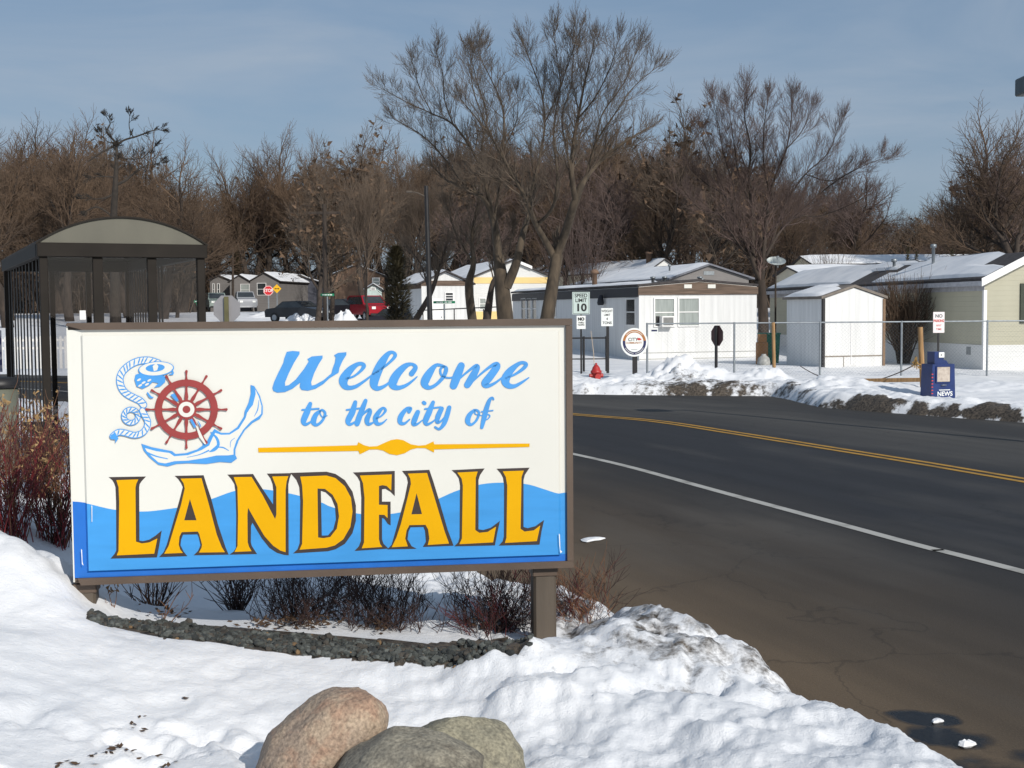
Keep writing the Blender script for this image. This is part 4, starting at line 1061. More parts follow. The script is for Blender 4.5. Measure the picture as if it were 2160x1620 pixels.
# litter bin beside the shelter
p = at(-2, 850, 10.4)
bin_ = empty('litter_bin', (p.x, p.y, 0.4), 0.35, 'grey green litter bin with a black lid by the shelter, at the left edge', 'litter bin')
zt_ = at(0, 795, 10.4).z - 0.4
mb = MB(); mb.lathe([(0.0,-0.1),(0.14,-0.1),(0.15,zt_-0.09),(0.0,zt_-0.09)], 18); mb.build('body', mat('bin_grey', lin((96,98,86)), 0.6), bin_)
mb = MB(); mb.lathe([(0.0,zt_-0.088),(0.165,zt_-0.088),(0.17,zt_-0.06),(0.15,zt_-0.01),(0.06,zt_),(0.0,zt_)], 18); mb.build('lid', MT['black_paint'], bin_)

# ------------------------------------------------------------------ sky and sun
w = bpy.data.worlds.new('World'); scene.world = w; w.use_nodes = True
nt = w.node_tree; N = nt.nodes; L = nt.links
bg = N['Background']
SUN_EL = math.radians(31); SUN_AZ = math.radians(33)       # azimuth: right of straight behind the camera
sd = Vector((math.sin(SUN_AZ)*math.cos(SUN_EL), -math.cos(SUN_AZ)*math.cos(SUN_EL), math.sin(SUN_EL)))
sky = N.new('ShaderNodeTexSky'); sky.sky_type = 'NISHITA'; sky.sun_disc = False
sky.sun_elevation = SUN_EL; sky.sun_rotation = math.atan2(sd.x, sd.y)
sky.air_density = 1.0; sky.dust_density = 1.0; sky.ozone_density = 1.2
tc = N.new('ShaderNodeTexCoord')
mp = N.new('ShaderNodeMapping'); mp.inputs['Scale'].default_value = (1.2, 1.2, 5.5); mp.inputs['Rotation'].default_value = (0.1, 0.12, 0.3)
L.new(tc.outputs['Generated'], mp.inputs[0])
n1 = N.new('ShaderNodeTexNoise'); n1.inputs['Scale'].default_value = 2.2; n1.inputs['Detail'].default_value = 7; n1.inputs['Roughness'].default_value = 0.55; n1.inputs['Distortion'].default_value = 0.5
L.new(mp.outputs[0], n1.inputs['Vector'])
rp = N.new('ShaderNodeValToRGB'); rp.color_ramp.elements[0].position = 0.38; rp.color_ramp.elements[1].position = 0.74
rp.color_ramp.elements[0].color = (0.55,0.55,0.55,1); rp.color_ramp.elements[1].color = (0.9,0.9,0.9,1)
L.new(n1.outputs['Fac'], rp.inputs[0])
# thin high veil of cloud over the blue
vc = N.new('ShaderNodeValToRGB'); vc.color_ramp.elements[0].position = 0.42; vc.color_ramp.elements[1].position = 0.75
vc.color_ramp.elements[0].color = (3.15,4.6,6.7,1); vc.color_ramp.elements[1].color = (5.2,6.1,7.3,1)
L.new(n1.outputs['Fac'], vc.inputs[0])
mx = N.new('ShaderNodeMix'); mx.data_type = 'RGBA'; L.new(rp.outputs[0], mx.inputs['Factor']); L.new(sky.outputs[0], mx.inputs['A']); L.new(vc.outputs[0], mx.inputs['B'])
L.new(mx.outputs['Result'], bg.inputs['Color'])
bg.inputs['Strength'].default_value = 0.075
sun = bpy.data.lights.new('sun', 'SUN'); sun.energy = 4.1; sun.angle = math.radians(0.53); sun.color = (1.0, 0.955, 0.885)
so = bpy.data.objects.new('sun', sun); COL.objects.link(so); so.rotation_euler = sd.to_track_quat('Z', 'Y').to_euler()
so.location = (10, -10, 20)
scene.view_settings.view_transform = 'Standard'; scene.view_settings.look = 'None'
scene.view_settings.exposure = 0.0
scene.cycles.max_bounces = 6; scene.cycles.transparent_max_bounces = 16
# ------------------------------------------------------------------ homes
TH = math.radians(16)
def gz(x, y): return far_z(x, y)

def home(name, label, P, ang, w, L, ze, zr, wall, roof_m, cat='mobile home', over=0.22, snow=True, skirt=None, fascia=None, group=None, ridge=0.5, snow_cut=None, gable_m=None, end_over=0.18):
    """gabled box: end wall on local y=0 (x 0..w), long wall on x=0 going back along +y"""
    root = empty(name, P, ang, label, cat, group)
    xr_ = w*ridge
    def zroof(x):
        return ze + (zr-ze)*(x/xr_ if x < xr_ else (w-x)/(w-xr_))
    mb = MB()
    b = -0.7
    mb.add([(0,0,b),(w,0,b),(w,0,ze),(xr_,0,zr),(0,0,ze)], [(0,1,2,3,4)], 1 if gable_m else 0)
    mb.add([(0,L,b),(w,L,b),(w,L,ze),(xr_,L,zr),(0,L,ze)], [(4,3,2,1,0)], 0)
    mb.add([(0,0,b),(0,L,b),(0,L,ze),(0,0,ze)], [(3,2,1,0)], 0)
    mb.add([(w,0,b),(w,L,b),(w,L,ze),(w,0,ze)], [(0,1,2,3)], 0)
    mb.build('wall', [wall, gable_m or wall], root)
    k1 = (zr-ze)/xr_; k2 = (zr-ze)/(w-xr_)
    pts = [(-over, ze-over*k1), (xr_, zr), (w+over, ze-over*k2)]
    poly = [(x, z+0.02) for x, z in pts] + [(x, z+0.11) for x, z in pts[::-1]]
    mb = MB(); mb.prism(poly, -end_over, L+0.15, 0, 1)
    roof = mb.build('roof', roof_m, root)
    if snow:
        n = 26; ny = max(8, int(L/0.7))
        for side in (0, 1):
            xs_ = np.linspace(-over+0.02, xr_-0.01, n) if side == 0 else np.linspace(xr_+0.01, w+over-0.02, n)
            ys_ = np.linspace(-end_over+0.03, L+0.12, ny)
            XX, YY = np.meshgrid(xs_, ys_)
            base = np.where(XX < xr_, ze + (XX)*k1, ze + (w-XX)*k2) + 0.11
            t = 0.07 + 0.05*fbm(XX, YY, 0.5, 3, seed=w*3+side) 
            e = np.minimum.reduce([sst(0,0.12,XX-xs_[0]) if side==0 else np.ones_like(XX), sst(0,0.12,xs_[-1]-XX) if side==1 else np.ones_like(XX), sst(0,0.15,YY-ys_[0]), sst(0,0.15,ys_[-1]-YY)])
            t = t*e + 0.004
            if snow_cut is not None: t = np.where(snow_cut(XX, YY), -0.06, t)
            o = grid_obj('roof_snow', XX, YY, base+t, MT['snow']); o.parent = roof
    if fascia:
        mb = MB()
        mb.box((-0.03, -0.0, ze-fascia[0]), (-0.003, L, ze-0.0), 0); mb.box((w+0.003, 0, ze-fascia[0]), (w+0.03, L, ze), 0)
        mb.build('fascia', fascia[1], root)
    if skirt:
        mb = MB(); h = skirt[0]
        mb.box((-0.018, 0.001, b), (-0.002, L-0.01, h), 0); mb.box((0.001, -0.018, b), (w-0.001, -0.002, h), 0)
        mb.build('skirting', skirt[1], root)
    return root

def window(root, plane, c0, c1, z0, z1, frame_m, glass_m, sash=1, y0=0.0, name='window', fw=0.05):
    """window on the end wall ('y') or the long wall ('x'); c along the wall"""
    def B(mb, a0, a1, d0, d1, b0, b1):
        if plane == 'y': mb.box((a0, y0-d1, b0), (a1, y0-d0, b1))
        else: mb.box((y0-d1, a0, b0), (y0-d0, a1, b1))
    mb = MB()
    B(mb, c0-fw, c0, 0.002, 0.05, z0, z1); B(mb, c1, c1+fw, 0.002, 0.05, z0, z1)
    B(mb, c0-fw, c1+fw, 0.002, 0.05, z1+0.001, z1+fw); B(mb, c0-fw, c1+fw, 0.002, 0.055, z0-fw, z0-0.001)
    for k in range(sash):
        zz = z0 + (z1-z0)*(k+1)/(sash+1); B(mb, c0+0.001, c1-0.001, 0.006, 0.035, zz-0.02, zz+0.02)
    f = mb.build(name, frame_m, root)
    mb = MB(); B(mb, c0, c1, 0.003, 0.012, z0, z1); mb.build('pane', glass_m, f)
    return f

# -- white single-wide with brown gable band
P0 = at(1348, 776, 52.0); P0.z = -0.15
HF = Frame(P0, TH); e_ = Vector((math.cos(TH), math.sin(TH), 0))
wd = solve_px(lambda t: P0 + e_*t, 1596, 1, 12)
ze = HF.hy(1350, 605).z; zr = HF.hy(1478, 594).z
main = home('mobile_home', 'white single-wide home with a brown board gable band and a window air conditioner', P0, TH, wd, 18.5, ze, zr, MT['white_siding'], MT['roof_dark'], over=0.06, fascia=None, snow_cut=lambda X, Y: (X > wd*0.42) & (Y < 9) | ((X > wd*0.12) & (Y < 3.2)), end_over=0.03)
zb_ = HF.hy(1350, 622).z
mb = MB(); mb.prism([(-0.04, zb_), (wd+0.04, zb_), (wd+0.04, ze-0.02), (wd/2, zr-0.01), (-0.04, ze-0.02)], -0.05, -0.003, 0, 1)
g = mb.build('gable_band', MT['brown_board'], main)
mb = MB()
for a, b in ((1443,1459),(1493,1509)):
    p = HF.hy(a, 600, -0.06); q = HF.hy(b, 608, -0.06)
    mb = MB(); mb.box((p.x, -0.08, q.z), (q.x, -0.052, p.z)); mb.build('gable_lamp', MT['cream'], main)
mb = MB(); mb.box((-0.05, -0.0, HF.hx(1300, 625, 0).z-0.06), (-0.003, 18.5, ze-0.03)); mb.build('fascia', MT['navy_board'], main)
def mwin(px0, px1, py0, py1, sash=1, gm='glass_pale'):
    p = HF.hy(px0, py0); q = HF.hy(px1, py1); return window(main, 'y', p.x, q.x, q.z, p.z, MT['white_paint'], MT[gm], sash)
mwin(1381, 1421, 631, 687); mwin(1432, 1473, 630, 686)
p = HF.hy(1395, 667, -0.25); q = HF.hy(1421, 689, -0.25)
ac = None
mb = MB(); mb.bbox((p.x, -0.34, q.z), (q.x, -0.016, p.z), 0.012); ac = mb.build('air_conditioner', MT['white_paint'], main)
mb = MB(); mb.box((p.x+0.05, -0.352, q.z+0.06), (q.x-0.05, -0.342, p.z-0.05)); mb.build('grille', mat('ac_grille', lin((120,120,118)), 0.6), ac)
p = HF.hy(1384, 667, -0.03); q = HF.hy(1392, 687, -0.03)
mb = MB(); mb.box((p.x, -0.03, q.z), (q.x, -0.014, p.z)); mb.build('side_curtain', MT['black_paint'], ac)
mb = MB()
for py in (743, 756, 768):
    z = HF.hy(1450, py).z; mb.box((0.01, -0.012, z-0.012), (wd-0.01, -0.001, z+0.012))
mb.build('skirting', mat('skirting_grey', lin((150,150,146)), 0.7), main)
# long wall: windows and door lamp
def xwin(px0, px1, py0, py1, sash=1, m='glass_dark'):
    p = HF.hx(px0, py0); q = HF.hx(px1, py1)
    a, b = sorted((p.y, q.y)); window(main, 'x', a, b, q.z, p.z, MT['white_paint'], MT[m], sash)
xwin(1322, 1341, 632, 685)
xwin(1166, 1174, 634, 668)
for a, b in ((1101,1110),(1113,1121),(1124,1133)): xwin(a, b, 631, 672)
q = HF.hx(1276, 634)
mb = MB(); mb.lathe([(0,0),(0.13,0),(0.16,0.1),(0.10,0.42),(0.0,0.45)], 10, (-0.2, q.y, q.z-0.2)); mb.build('porch_lamp', MT['navy_board'], main)
mb = MB()
for px, py in ((1325,578),(1440,590),(1470,588),(1505,588),(1540,590)):
    pass
for t, yy in ((0.35, 3.0), (0.55, 4.2), (0.70, 2.2), (0.82, 3.4)):
    mb = MB(); zz = ze+(zr-ze)*(1-abs(t-0.5)*2); mb.lathe([(0.07,-0.1),(0.07,0.26),(0.12,0.27),(0.12,0.34),(0,0.36)], 10, (wd*t, yy, zz)); mb.build('roof_vent', MT['galvanised'], main)
mb = MB(); mb.lathe([(0.12,-0.2),(0.12,0.75),(0.2,0.76),(0.2,0.86),(0.1,0.95),(0,0.96)], 12, (wd*0.15, 7.5, ze)); mb.build('chimney', MT['brown_siding'], main)
# number plate on the fence is built with the fence

# -- sage green home at the right
R0 = at(2075, 776, 42.0); R0.z = 0.05
R1 = at(1624, 700, 63.6)
RA = math.atan2(-(R1.x-R0.x), R1.y-R0.y)
RF = Frame(R0, RA); RL = math.hypot(R1.x-R0.x, R1.y-R0.y)
zeR = RF.hy(2076, 586).z; rise = (zeR - RF.hy(2150, 548).z)
pr = RF.hy(2150, 548)
slope = (pr.z - zeR)/pr.x
WR = 8.4; WR = 4.2; RIDGE = 0.36; zrR = zeR + slope*WR*RIDGE
def rcut(X, Y): 
    return (np.abs(Y-9.3+0.9*(X)) < 0.45+0.5*fbm(X, Y, 0.8, 2, seed=4)) & (X > 0.2) | ((Y < 1.2 + 0.25*X) & (X > 0.6)) | ((X < 0.9) & (np.abs(Y-10) < 1.1)) | (X < -0.12)
rh = home('mobile_home', 'sage green home with a wide white rake board, behind the fence at the right', R0, RA, WR, RL, zeR, zrR, MT['green_siding'], MT['roof_dark'], over=0.25, snow_cut=rcut, end_over=0.3, ridge=RIDGE)
mb = MB(); k = slope
mb.prism([(-0.27, zeR-0.25*k-0.16), (WR*RIDGE, zrR-0.16), (WR*RIDGE, zrR+0.10), (-0.27, zeR-0.25*k+0.10)], -0.335, -0.302, 0, 1); mb.build('rake_board', MT['white_paint'], rh)
mb = MB(); zf = RF.hx(2060, 600).z
mb.box((-0.02, 0.0, zeR-0.42), (-0.004, RL-0.02, zeR-0.06)); mb.box((-0.27, -0.298, zeR-0.25*k-0.14), (-0.254, RL, zeR-0.25*k+0.018)); mb.build('eave_board', mat('eave_grey', lin((176,176,180)), 0.6), rh)
zs = RF.hy(2078, 728).z
mb = MB(); mb.box((-0.03, -0.0, -0.7), (-0.003, RL-0.02, zs), 0); mb.box((0.0, -0.03, -0.7), (WR-0.01, -0.003, zs), 0); mb.build('skirting', MT['white_lap'], rh)
mb = MB(); mb.box((-0.05, -0.05, -0.7), (0.06, -0.031, zeR-0.4)); mb.box((-0.05, -0.031, -0.7), (-0.031, 0.06, zeR-0.4)); mb.build('corner_board', MT['white_paint'], rh)
p = RF.hy(2152, 598); q = RF.hy(2163, 682)
mb = MB(); mb.box((p.x, -0.05, q.z), (q.x+0.12, -0.003, p.z)); mb.build('shutter', mat('shutter_green', lin((54,60,48)), 0.7), rh)
window(rh, 'y', q.x+0.16, q.x+1.3, q.z, p.z, MT['white_paint'], MT['glass_dark'], 1)
p = RF.hx(2045, 738)
mb = MB(); mb.box((-0.04, p.y-0.15, p.z-0.16), (-0.032, p.y+0.15, p.z+0.1)); mb.build('skirt_vent', MT['galvanised'], rh)
for px, dy, h in ((1993, 6.0, 0.75), (1962, 9.5, 0.35)):
    y_ = dy; x_ = WR*0.25
    mb = MB(); mb.lathe([(0.06,-0.2),(0.06,h),(0.11,h+0.01),(0.11,h+0.13),(0,h+0.15)], 10, (x_, y_, zeR+slope*x_)); mb.build('vent_pipe', MT['galvanised'], rh)

# -- white garden shed
D0 = at(1736, 775, 44.0); D0.z = 0.02
DF = Frame(D0, TH)
dw = solve_px(lambda t: D0 + e_*t, 1864, 0.5, 6)
zs_ = DF.hy(1738, 630).z; zp = DF.hy(1797, 607).z
shed = home('garden_shed', 'small white metal shed with a gable front and snow on its roof', D0, TH, dw, 2.6, zs_, zp, MT['white_siding'], mat('shed_roof', lin((112,104,96)), 0.7, 0, 0.15, 3), cat='shed', over=0.1, snow_cut=lambda X, Y: (X > dw*0.33) & (X < dw*0.72) & (Y < 0.9) | (X > dw*0.5) | (Y < 0.35), end_over=0.06)
mb = MB(); mb.box((-0.04,-0.04,-0.6),(0.05,-0.003,zs_)); mb.box((-0.04,-0.003,-0.6),(-0.003,0.06,zs_)); mb.build('corner_trim', MT['black_paint'], shed)
mb = MB(); mb.box((dw-0.06,-0.04,-0.6),(dw+0.03,-0.003,zs_-0.02)); mb.build('corner_trim', mat('shed_trim', lin((120,96,74)), 0.7), shed)
z = DF.hy(1800, 751).z
mb = MB(); mb.box((0.06,-0.014,z-0.02),(dw-0.08,-0.002,z+0.02)); mb.box((dw*0.33,-0.014,-0.1),(dw*0.33+0.02,-0.002,z-0.021)); mb.build('base_rail', mat('rust_line', lin((130,120,108)), 0.8), shed)
mb = MB(); mb.box((dw*0.45,-0.02,0.25),(dw*0.45+0.02,-0.002,1.7)); mb.build('door', MT['white_paint'], shed)

# -- grey home with a wide gable behind the white one
C0_ = at(1420, 640, 67.0); C0_.z = gz(C0_.x, C0_.y)-0.1
CF = Frame(C0_, TH); cw = solve_px(lambda t: C0_ + e_*t, 1578, 1, 14)
gh = home('mobile_home', 'dark grey gabled home rising directly behind the white single-wide home', C0_, TH, cw, 16, CF.hy(1420, 587).z, CF.hy(1495, 560).z, MT['grey_siding'], mat('roof_blue_grey', lin((110,112,120)), 0.8), over=0.3, ridge=0.47, fascia=(0.3, MT['grey_siding']))
mb = MB(); mb.lathe([(0.05,-0.3),(0.05,0.5),(0.09,0.5),(0.09,0.6),(0,0.62)], 8, (cw*0.2, 2.5, CF.hy(1420,587).z+0.2)); mb.build('vent_pipe', MT['galvanised'], gh)
mb = MB(); mb.box((cw*0.4, -0.02, CF.hy(1480,580).z), (cw*0.54, -0.003, CF.hy(1480,572).z)); mb.build('gable_vent', MT['galvanised'], gh)

# -- long cream home further back
B0 = at(1374, 650, 92.0); B0.z = gz(B0.x, B0.y)-0.1
BFm = Frame(B0, TH); bw = solve_px(lambda t: B0 + e_*t, 1432, 1, 14)
ch_ = home('mobile_home', 'long cream home with a small white gable, farther back behind the grey home', B0, math.radians(24), bw, 26, BFm.hy(1374, 568).z, BFm.hy(1402, 548).z, MT['cream_siding'], MT['roof_dark'], over=0.25, gable_m=MT['white_lap'])
mb = MB(); mb.lathe([(0.25,-0.3),(0.25,0.7),(0.3,0.7),(0.3,0.85),(0,0.86)], 4, (bw*0.35, 1.6, BFm.hy(1390,560).z+0.2)); mb.build('chimney', MT['brown_siding'], ch_)
for yy in (6, 10, 14.5, 19):
    window(ch_, 'x', yy, yy+1.0, 1.5, 2.6, MT['white_paint'], MT['glass_dark'], 1)

# -- yellow gabled home and white home behind the trees
Y0 = at(1000, 690, 78.0); Y0.z = gz(Y0.x, Y0.y)-0.1
YF = Frame(Y0, TH); yw = solve_px(lambda t: Y0 + e_*t, 1162, 1, 14)
yh = home('mobile_home', 'cream home with yellow trim and a broad gable behind the bare trees', Y0, TH, yw, 12, YF.hy(1000, 585).z, YF.hy(1078, 551).z, MT['white_lap'], MT['roof_dark'], over=0.35, fascia=(0.25, MT['yellow_siding']))
za = YF.hy(1020, 598).z; zb2 = YF.hy(1020, 585).z
mb = MB(); mb.box((0.02, -0.03, za), (yw-0.02, -0.003, zb2)); mb.box((0.02, -0.03, -0.3), (yw-0.02, -0.003, YF.hy(1020, 657).z)); mb.build('yellow_band', MT['yellow_siding'], yh)
p = YF.hy(1066, 549, -0.4); q = YF.hy(1084, 557, -0.4)
mb = MB(); k = (YF.hy(1078,551).z-YF.hy(1000,585).z)/(yw/2)
mb.prism([(yw/2, YF.hy(1078,551).z+0.0), (yw/2+1.2, YF.hy(1078,551).z-1.2*k), (yw/2+1.2, YF.hy(1078,551).z-1.2*k+0.18), (yw/2, YF.hy(1078,551).z+0.18)], -0.24, -0.19, 0, 1); mb.build('rake_board', MT['white_paint'], yh)
p = YF.hy(1012, 630); q = YF.hy(1024, 652); window(yh, 'y', p.x, q.x, q.z, p.z, MT['white_paint'], MT['glass_pale'], 1)
W0 = at(890, 690, 72.0); W0.z = gz(W0.x, W0.y)-0.1
WF = Frame(W0, TH); ww = solve_px(lambda t: W0 + e_*t, 992, 1, 14)
wh = home('mobile_home', 'white home with a brown eave band, behind the black lamp post and leaning tree', W0, TH, ww, 9, WF.hy(890, 597).z, WF.hy(940, 574).z, MT['white_siding'], MT['roof_dark'], over=0.3, fascia=(0.3, MT['brown_board']))
mb = MB(); mb.box((0.01, -0.03, WF.hy(900, 603).z), (ww-0.01, -0.003, WF.hy(900, 592).z)); mb.build('eave_band', MT['brown_board'], wh)
p = WF.hy(940, 618); q = WF.hy(955, 634); window(wh, 'y', p.x, q.x, q.z, p.z, MT['white_paint'], MT['glass_dark'], 2)
p = WF.hy(903, 606); q = WF.hy(914, 680)
mb = MB(); mb.bbox((p.x, -0.05, 0.2), (p.x+0.85, -0.003, 2.25), 0.01); d_ = mb.build('door', MT['white_paint'], wh)
mb = MB(); mb.lathe([(0,0),(0.03,0),(0.03,0.05),(0,0.06)], 8, (p.x+0.75, -0.08, 1.2)); mb.build('handle', MT['galvanised'], d_)

# -- snowy roofs behind the green home
for px, pyb, Y, L, dz0, name_l, wall in ((1672, 600, 74.0, 16, (578, 562), 'pale yellow home with a snowy roof partly hidden by the reddish tree', 'cream_siding'), (1700, 590, 88.0, 30, (558, 540), 'long low home with a snow covered roof behind the green home ridge', 'cream_siding')):
    q0 = at(px, pyb, Y); q0.z = gz(q0.x, q0.y)-0.1; fr_ = Frame(q0, 0)
    za = fr_.hy(px+40, dz0[0]).z; zb3 = fr_.hy(px+40, dz0[1]).z
    ang = math.radians(-84)
    w_ = 4.6
    pos = Vector((q0.x, q0.y + w_*math.cos(0.1), q0.z))
    h_ = home('mobile_home', name_l, pos, ang, w_, L, za, zb3, MT[wall], MT['roof_dark'], over=0.25)
    for yy in (3, 7, 11): 
        window(h_, 'y', 1.5, 2.6, 1.4, 2.4, MT['white_paint'], MT['glass_dark'], 1) if yy == 3 else None
# -- grey homes far left, brown house, small white gabled hut
def simple_home(name, label, px0, px1, py_e, py_r, Y, L, wall, ang, wins=(), roof='roof_dark', ridge=0.5, cat='mobile home', fascia=None):
    q0 = at(px0, 660, Y); q0.z = gz(q0.x, q0.y)-0.1; fr_ = Frame(q0, ang); e2 = Vector((math.cos(ang), math.sin(ang), 0))
    w_ = solve_px(lambda t: q0 + e2*t, px1, 0.5, 20)
    h_ = home(name, label, q0, ang, w_, L, fr_.hy((px0+px1)/2, py_e).z, fr_.hy((px0+px1)/2, py_r).z, wall, MT[roof], over=0.22, ridge=ridge, cat=cat, fascia=fascia)
    for a, b, c, d, m in wins:
        p = fr_.hy(a, c); q = fr_.hy(b, d); window(h_, 'y', p.x, q.x, q.z, p.z, MT['white_paint'], MT[m], 1)
    return h_
simple_home('mobile_home', 'small grey home with dark shutters, leftmost behind the back of the octagonal sign', 444, 486, 591, 582, 138, 14, MT['grey_siding'], math.radians(-12), ((449,452,599,622,'glass_dark'),(459,463,599,622,'glass_dark')))
simple_home('mobile_home', 'low grey wing with a pale bay window between two grey gables', 486, 529, 594, 581, 136, 9, MT['grey_siding'], math.radians(-6), ((508,526,600,623,'glass_pale'),))
simple_home('mobile_home', 'grey gabled home with a dark window behind the red stop sign', 529, 590, 593, 576, 132, 12, MT['grey_siding'], math.radians(-10), ((543,561,598,622,'glass_dark'),))
simple_home('mobile_home', 'dim blue grey home right of the yellow diamond sign among tree trunks', 596, 668, 594, 582, 140, 10, mat('dim_siding', lin((70,72,82)), 0.8), math.radians(4), ((600,608,602,618,'glass_dark'),))
simple_home('house', 'brown house with a snow patched roof behind the pale tree trunk', 694, 812, 583, 560, 112, 12, MT['brown_siding'], math.radians(6), ((786,800,587,600,'glass_pale'),), cat='house')
simple_home('garden_shed', 'little white gabled hut above the red car', 770, 806, 612, 601, 100, 3, mat('hut_green_white', lin((170,184,180)), 0.7), math.radians(8), ((783,791,607,611,'glass_dark'),), cat='shed')

# ------------------------------------------------------------------ fences and street things
def pole_at(px, py, Y): p = at(px, py, Y); return p
# chain-link fence
FD = 39.0
def fz(x, y): return gz(x, y)
fp = [(1365, FD), (1549, FD), (1730, FD), (1902, FD), (2083, FD), (2270, FD)]
fence = empty('chain_link_fence', (at(1365, 780, FD).x, FD, 0.1), 0, 'long galvanised chain-link fence in front of the white home and the shed', 'fence')
f0 = Vector((at(1365, 780, FD).x, FD, 0.1))
ztops = []
for px, Y in fp:
    p = at(px, 683 - (px-1365)*0.008, Y); ztops.append(p.z - 0.1)
    mb = MB(); mb.tube([Vector((p.x-f0.x, 0, -0.5)), Vector((p.x-f0.x, 0, p.z-0.1+0.03))], 0.032, 8); mb.build('post', MT['galvanised'], fence)
xsF = [at(px, 700, Y).x - f0.x for px, Y in fp]
mb = MB(); mb.tube([Vector((x, 0.0, z)) for x, z in zip(xsF, ztops)], 0.022, 8); mb.build('top_rail', MT['galvanised'], fence)
mb = MB(); zt0 = ztops[0]
x = 0.0
while x < xsF[-1]:
    h = zt0 - 0.05
    mb.tube([Vector((x, 0.035, 0.02)), Vector((min(x+h, xsF[-1]), 0.035, zt0-0.03 if x+h <= xsF[-1] else 0.02+xsF[-1]-x))], 0.0014, 3, cap=False)
    mb.tube([Vector((x, 0.038, zt0-0.03)), Vector((min(x+h, xsF[-1]), 0.038, 0.02 if x+h <= xsF[-1] else zt0-0.03-(xsF[-1]-x)))], 0.0014, 3, cap=False)
    x += 0.11
mb.build('wire_mesh', MT['galvanised'], fence)
p = at(1372, 692, FD-0.05); q = at(1388, 702, FD-0.05)
mb = MB(); mb.box((p.x-f0.x, -0.06, q.z-0.1), (q.x-f0.x, -0.045, p.z-0.1)); pl_ = mb.build('plate', MT['sign_white'], fence)
mb = MB(); hgt = p.z-q.z; wdt = q.x-p.x
mb.box((p.x-f0.x+wdt*.12, -0.063, q.z-0.1+hgt*.3), (p.x-f0.x+wdt*.88, -0.061, q.z-0.1+hgt*.65)); mb.build('plate_print', MT['navy_ring'], pl_)
# low black pipe fence
pf = at(1231, 790, 43.0); pf.z = gz(pf.x, pf.y)
lowf = empty('pipe_fence', pf, 0, 'low black pipe fence section behind the speed limit sign', 'fence')
zr1 = at(1250, 713, 43).z - pf.z; zr2 = at(1250, 757, 43).z - pf.z
for px in (1231, 1279):
    x = at(px, 700, 43).x - pf.x; mb = MB(); mb.tube([Vector((x,0,-0.3)), Vector((x,0,zr1+0.06))], 0.04, 8); mb.build('post', MT['black_paint'], lowf)
x1 = at(1279, 700, 43).x - pf.x
mb = MB(); mb.tube([Vector((-2.2,0,zr1)), Vector((x1,0,zr1))], 0.028, 8); mb.build('rail', MT['black_paint'], lowf)
mb = MB(); mb.tube([Vector((-2.2,0,zr2)), Vector((x1,0,zr2))], 0.02, 8); mb.build('rail', MT['black_paint'], lowf)
# dark fence in front of the white and yellow homes behind the welcome sign
pf = at(880, 660, 66.0); pf.z = gz(pf.x, pf.y)
lowf = empty('pipe_fence', pf, 0, 'dark thin rail fence in front of the white and yellow homes', 'fence')
for px in (892, 958, 1020, 1075):
    x = at(px, 655, 66).x - pf.x; mb = MB(); mb.tube([Vector((x,0,-0.3)), Vector((x,0,at(px,652,66).z-pf.z))], 0.03, 6); mb.build('post', MT['black_paint'], lowf)
mb = MB(); mb.tube([Vector((0,0,at(880,655,66).z-pf.z)), Vector((at(1080,650,66).x-pf.x,0,at(1080,646,66).z-pf.z))], 0.03, 6); mb.build('rail', MT['black_paint'], lowf)

def text_mesh(body, size, m, parent, loc, align='CENTER', sx=1.0, bold=0.0):
    cu = bpy.data.curves.new('lettering', 'FONT'); cu.body = body; cu.size = size; cu.align_x = align; cu.align_y = 'CENTER'; cu.fill_mode = 'FRONT'; cu.offset = bold
    o = bpy.data.objects.new('lettering_source', cu); COL.objects.link(o)
    dg = bpy.context.evaluated_depsgraph_get(); me = bpy.data.meshes.new_from_object(o.evaluated_get(dg))
    bpy.data.objects.remove(o); bpy.data.curves.remove(cu)
    for v in me.vertices: v.co = (v.co.x*sx + loc[0], loc[1], v.co.y + loc[2])
    me.materials.clear(); me.materials.append(m)
    r = bpy.data.objects.new('lettering', me); COL.objects.link(r); r.parent = parent
    return r
def panel_sign(name, label, px, pyc, wpx, hpx, Y, face_m, texts, pole_m, pole_r=0.03, base_py=None, ang=0.0, cat='road sign', border=None, pole_dx=0):
    c = at(px, pyc, Y); k = 2700/Y; w = wpx/k; h = hpx/k
    bz = gz(c.x, c.y)
    root = empty(name, (c.x, c.y, bz), ang, label, cat)
    cz = c.z - bz
    mb = MB(); mb.bbox((-w/2, -0.012, cz-h/2), (w/2, 0.0, cz+h/2), 0.004); f = mb.build('sign_plate', face_m, root)
    if border:
        mb = MB(); t = border[0]; a = 0.04*w
        for lo, hi in (((-w/2+a, cz-h/2+a), (w/2-a, cz-h/2+a+t)), ((-w/2+a, cz+h/2-a-t), (w/2-a, cz+h/2-a)), ((-w/2+a, cz-h/2+a+t), (-w/2+a+t, cz+h/2-a-t)), ((w/2-a-t, cz-h/2+a+t), (w/2-a, cz+h/2-a-t))):
            mb.box((lo[0], -0.0135, lo[1]), (hi[0], -0.0122, hi[1]))
        mb.build('border', border[1], f)
    for body, rel, size, m, sx, bold in texts:
        text_mesh(body, size*h, m, f, (0, -0.0138, cz + rel*h), sx=sx, bold=bold)
    if pole_m:
        mb = MB(); mb.bbox((-pole_r+pole_dx, 0.002, -0.4), (pole_r+pole_dx, 0.002+pole_r*1.6, cz+h/2-0.03), 0.004); mb.build('pole', pole_m, root)
    return root, w, h, cz
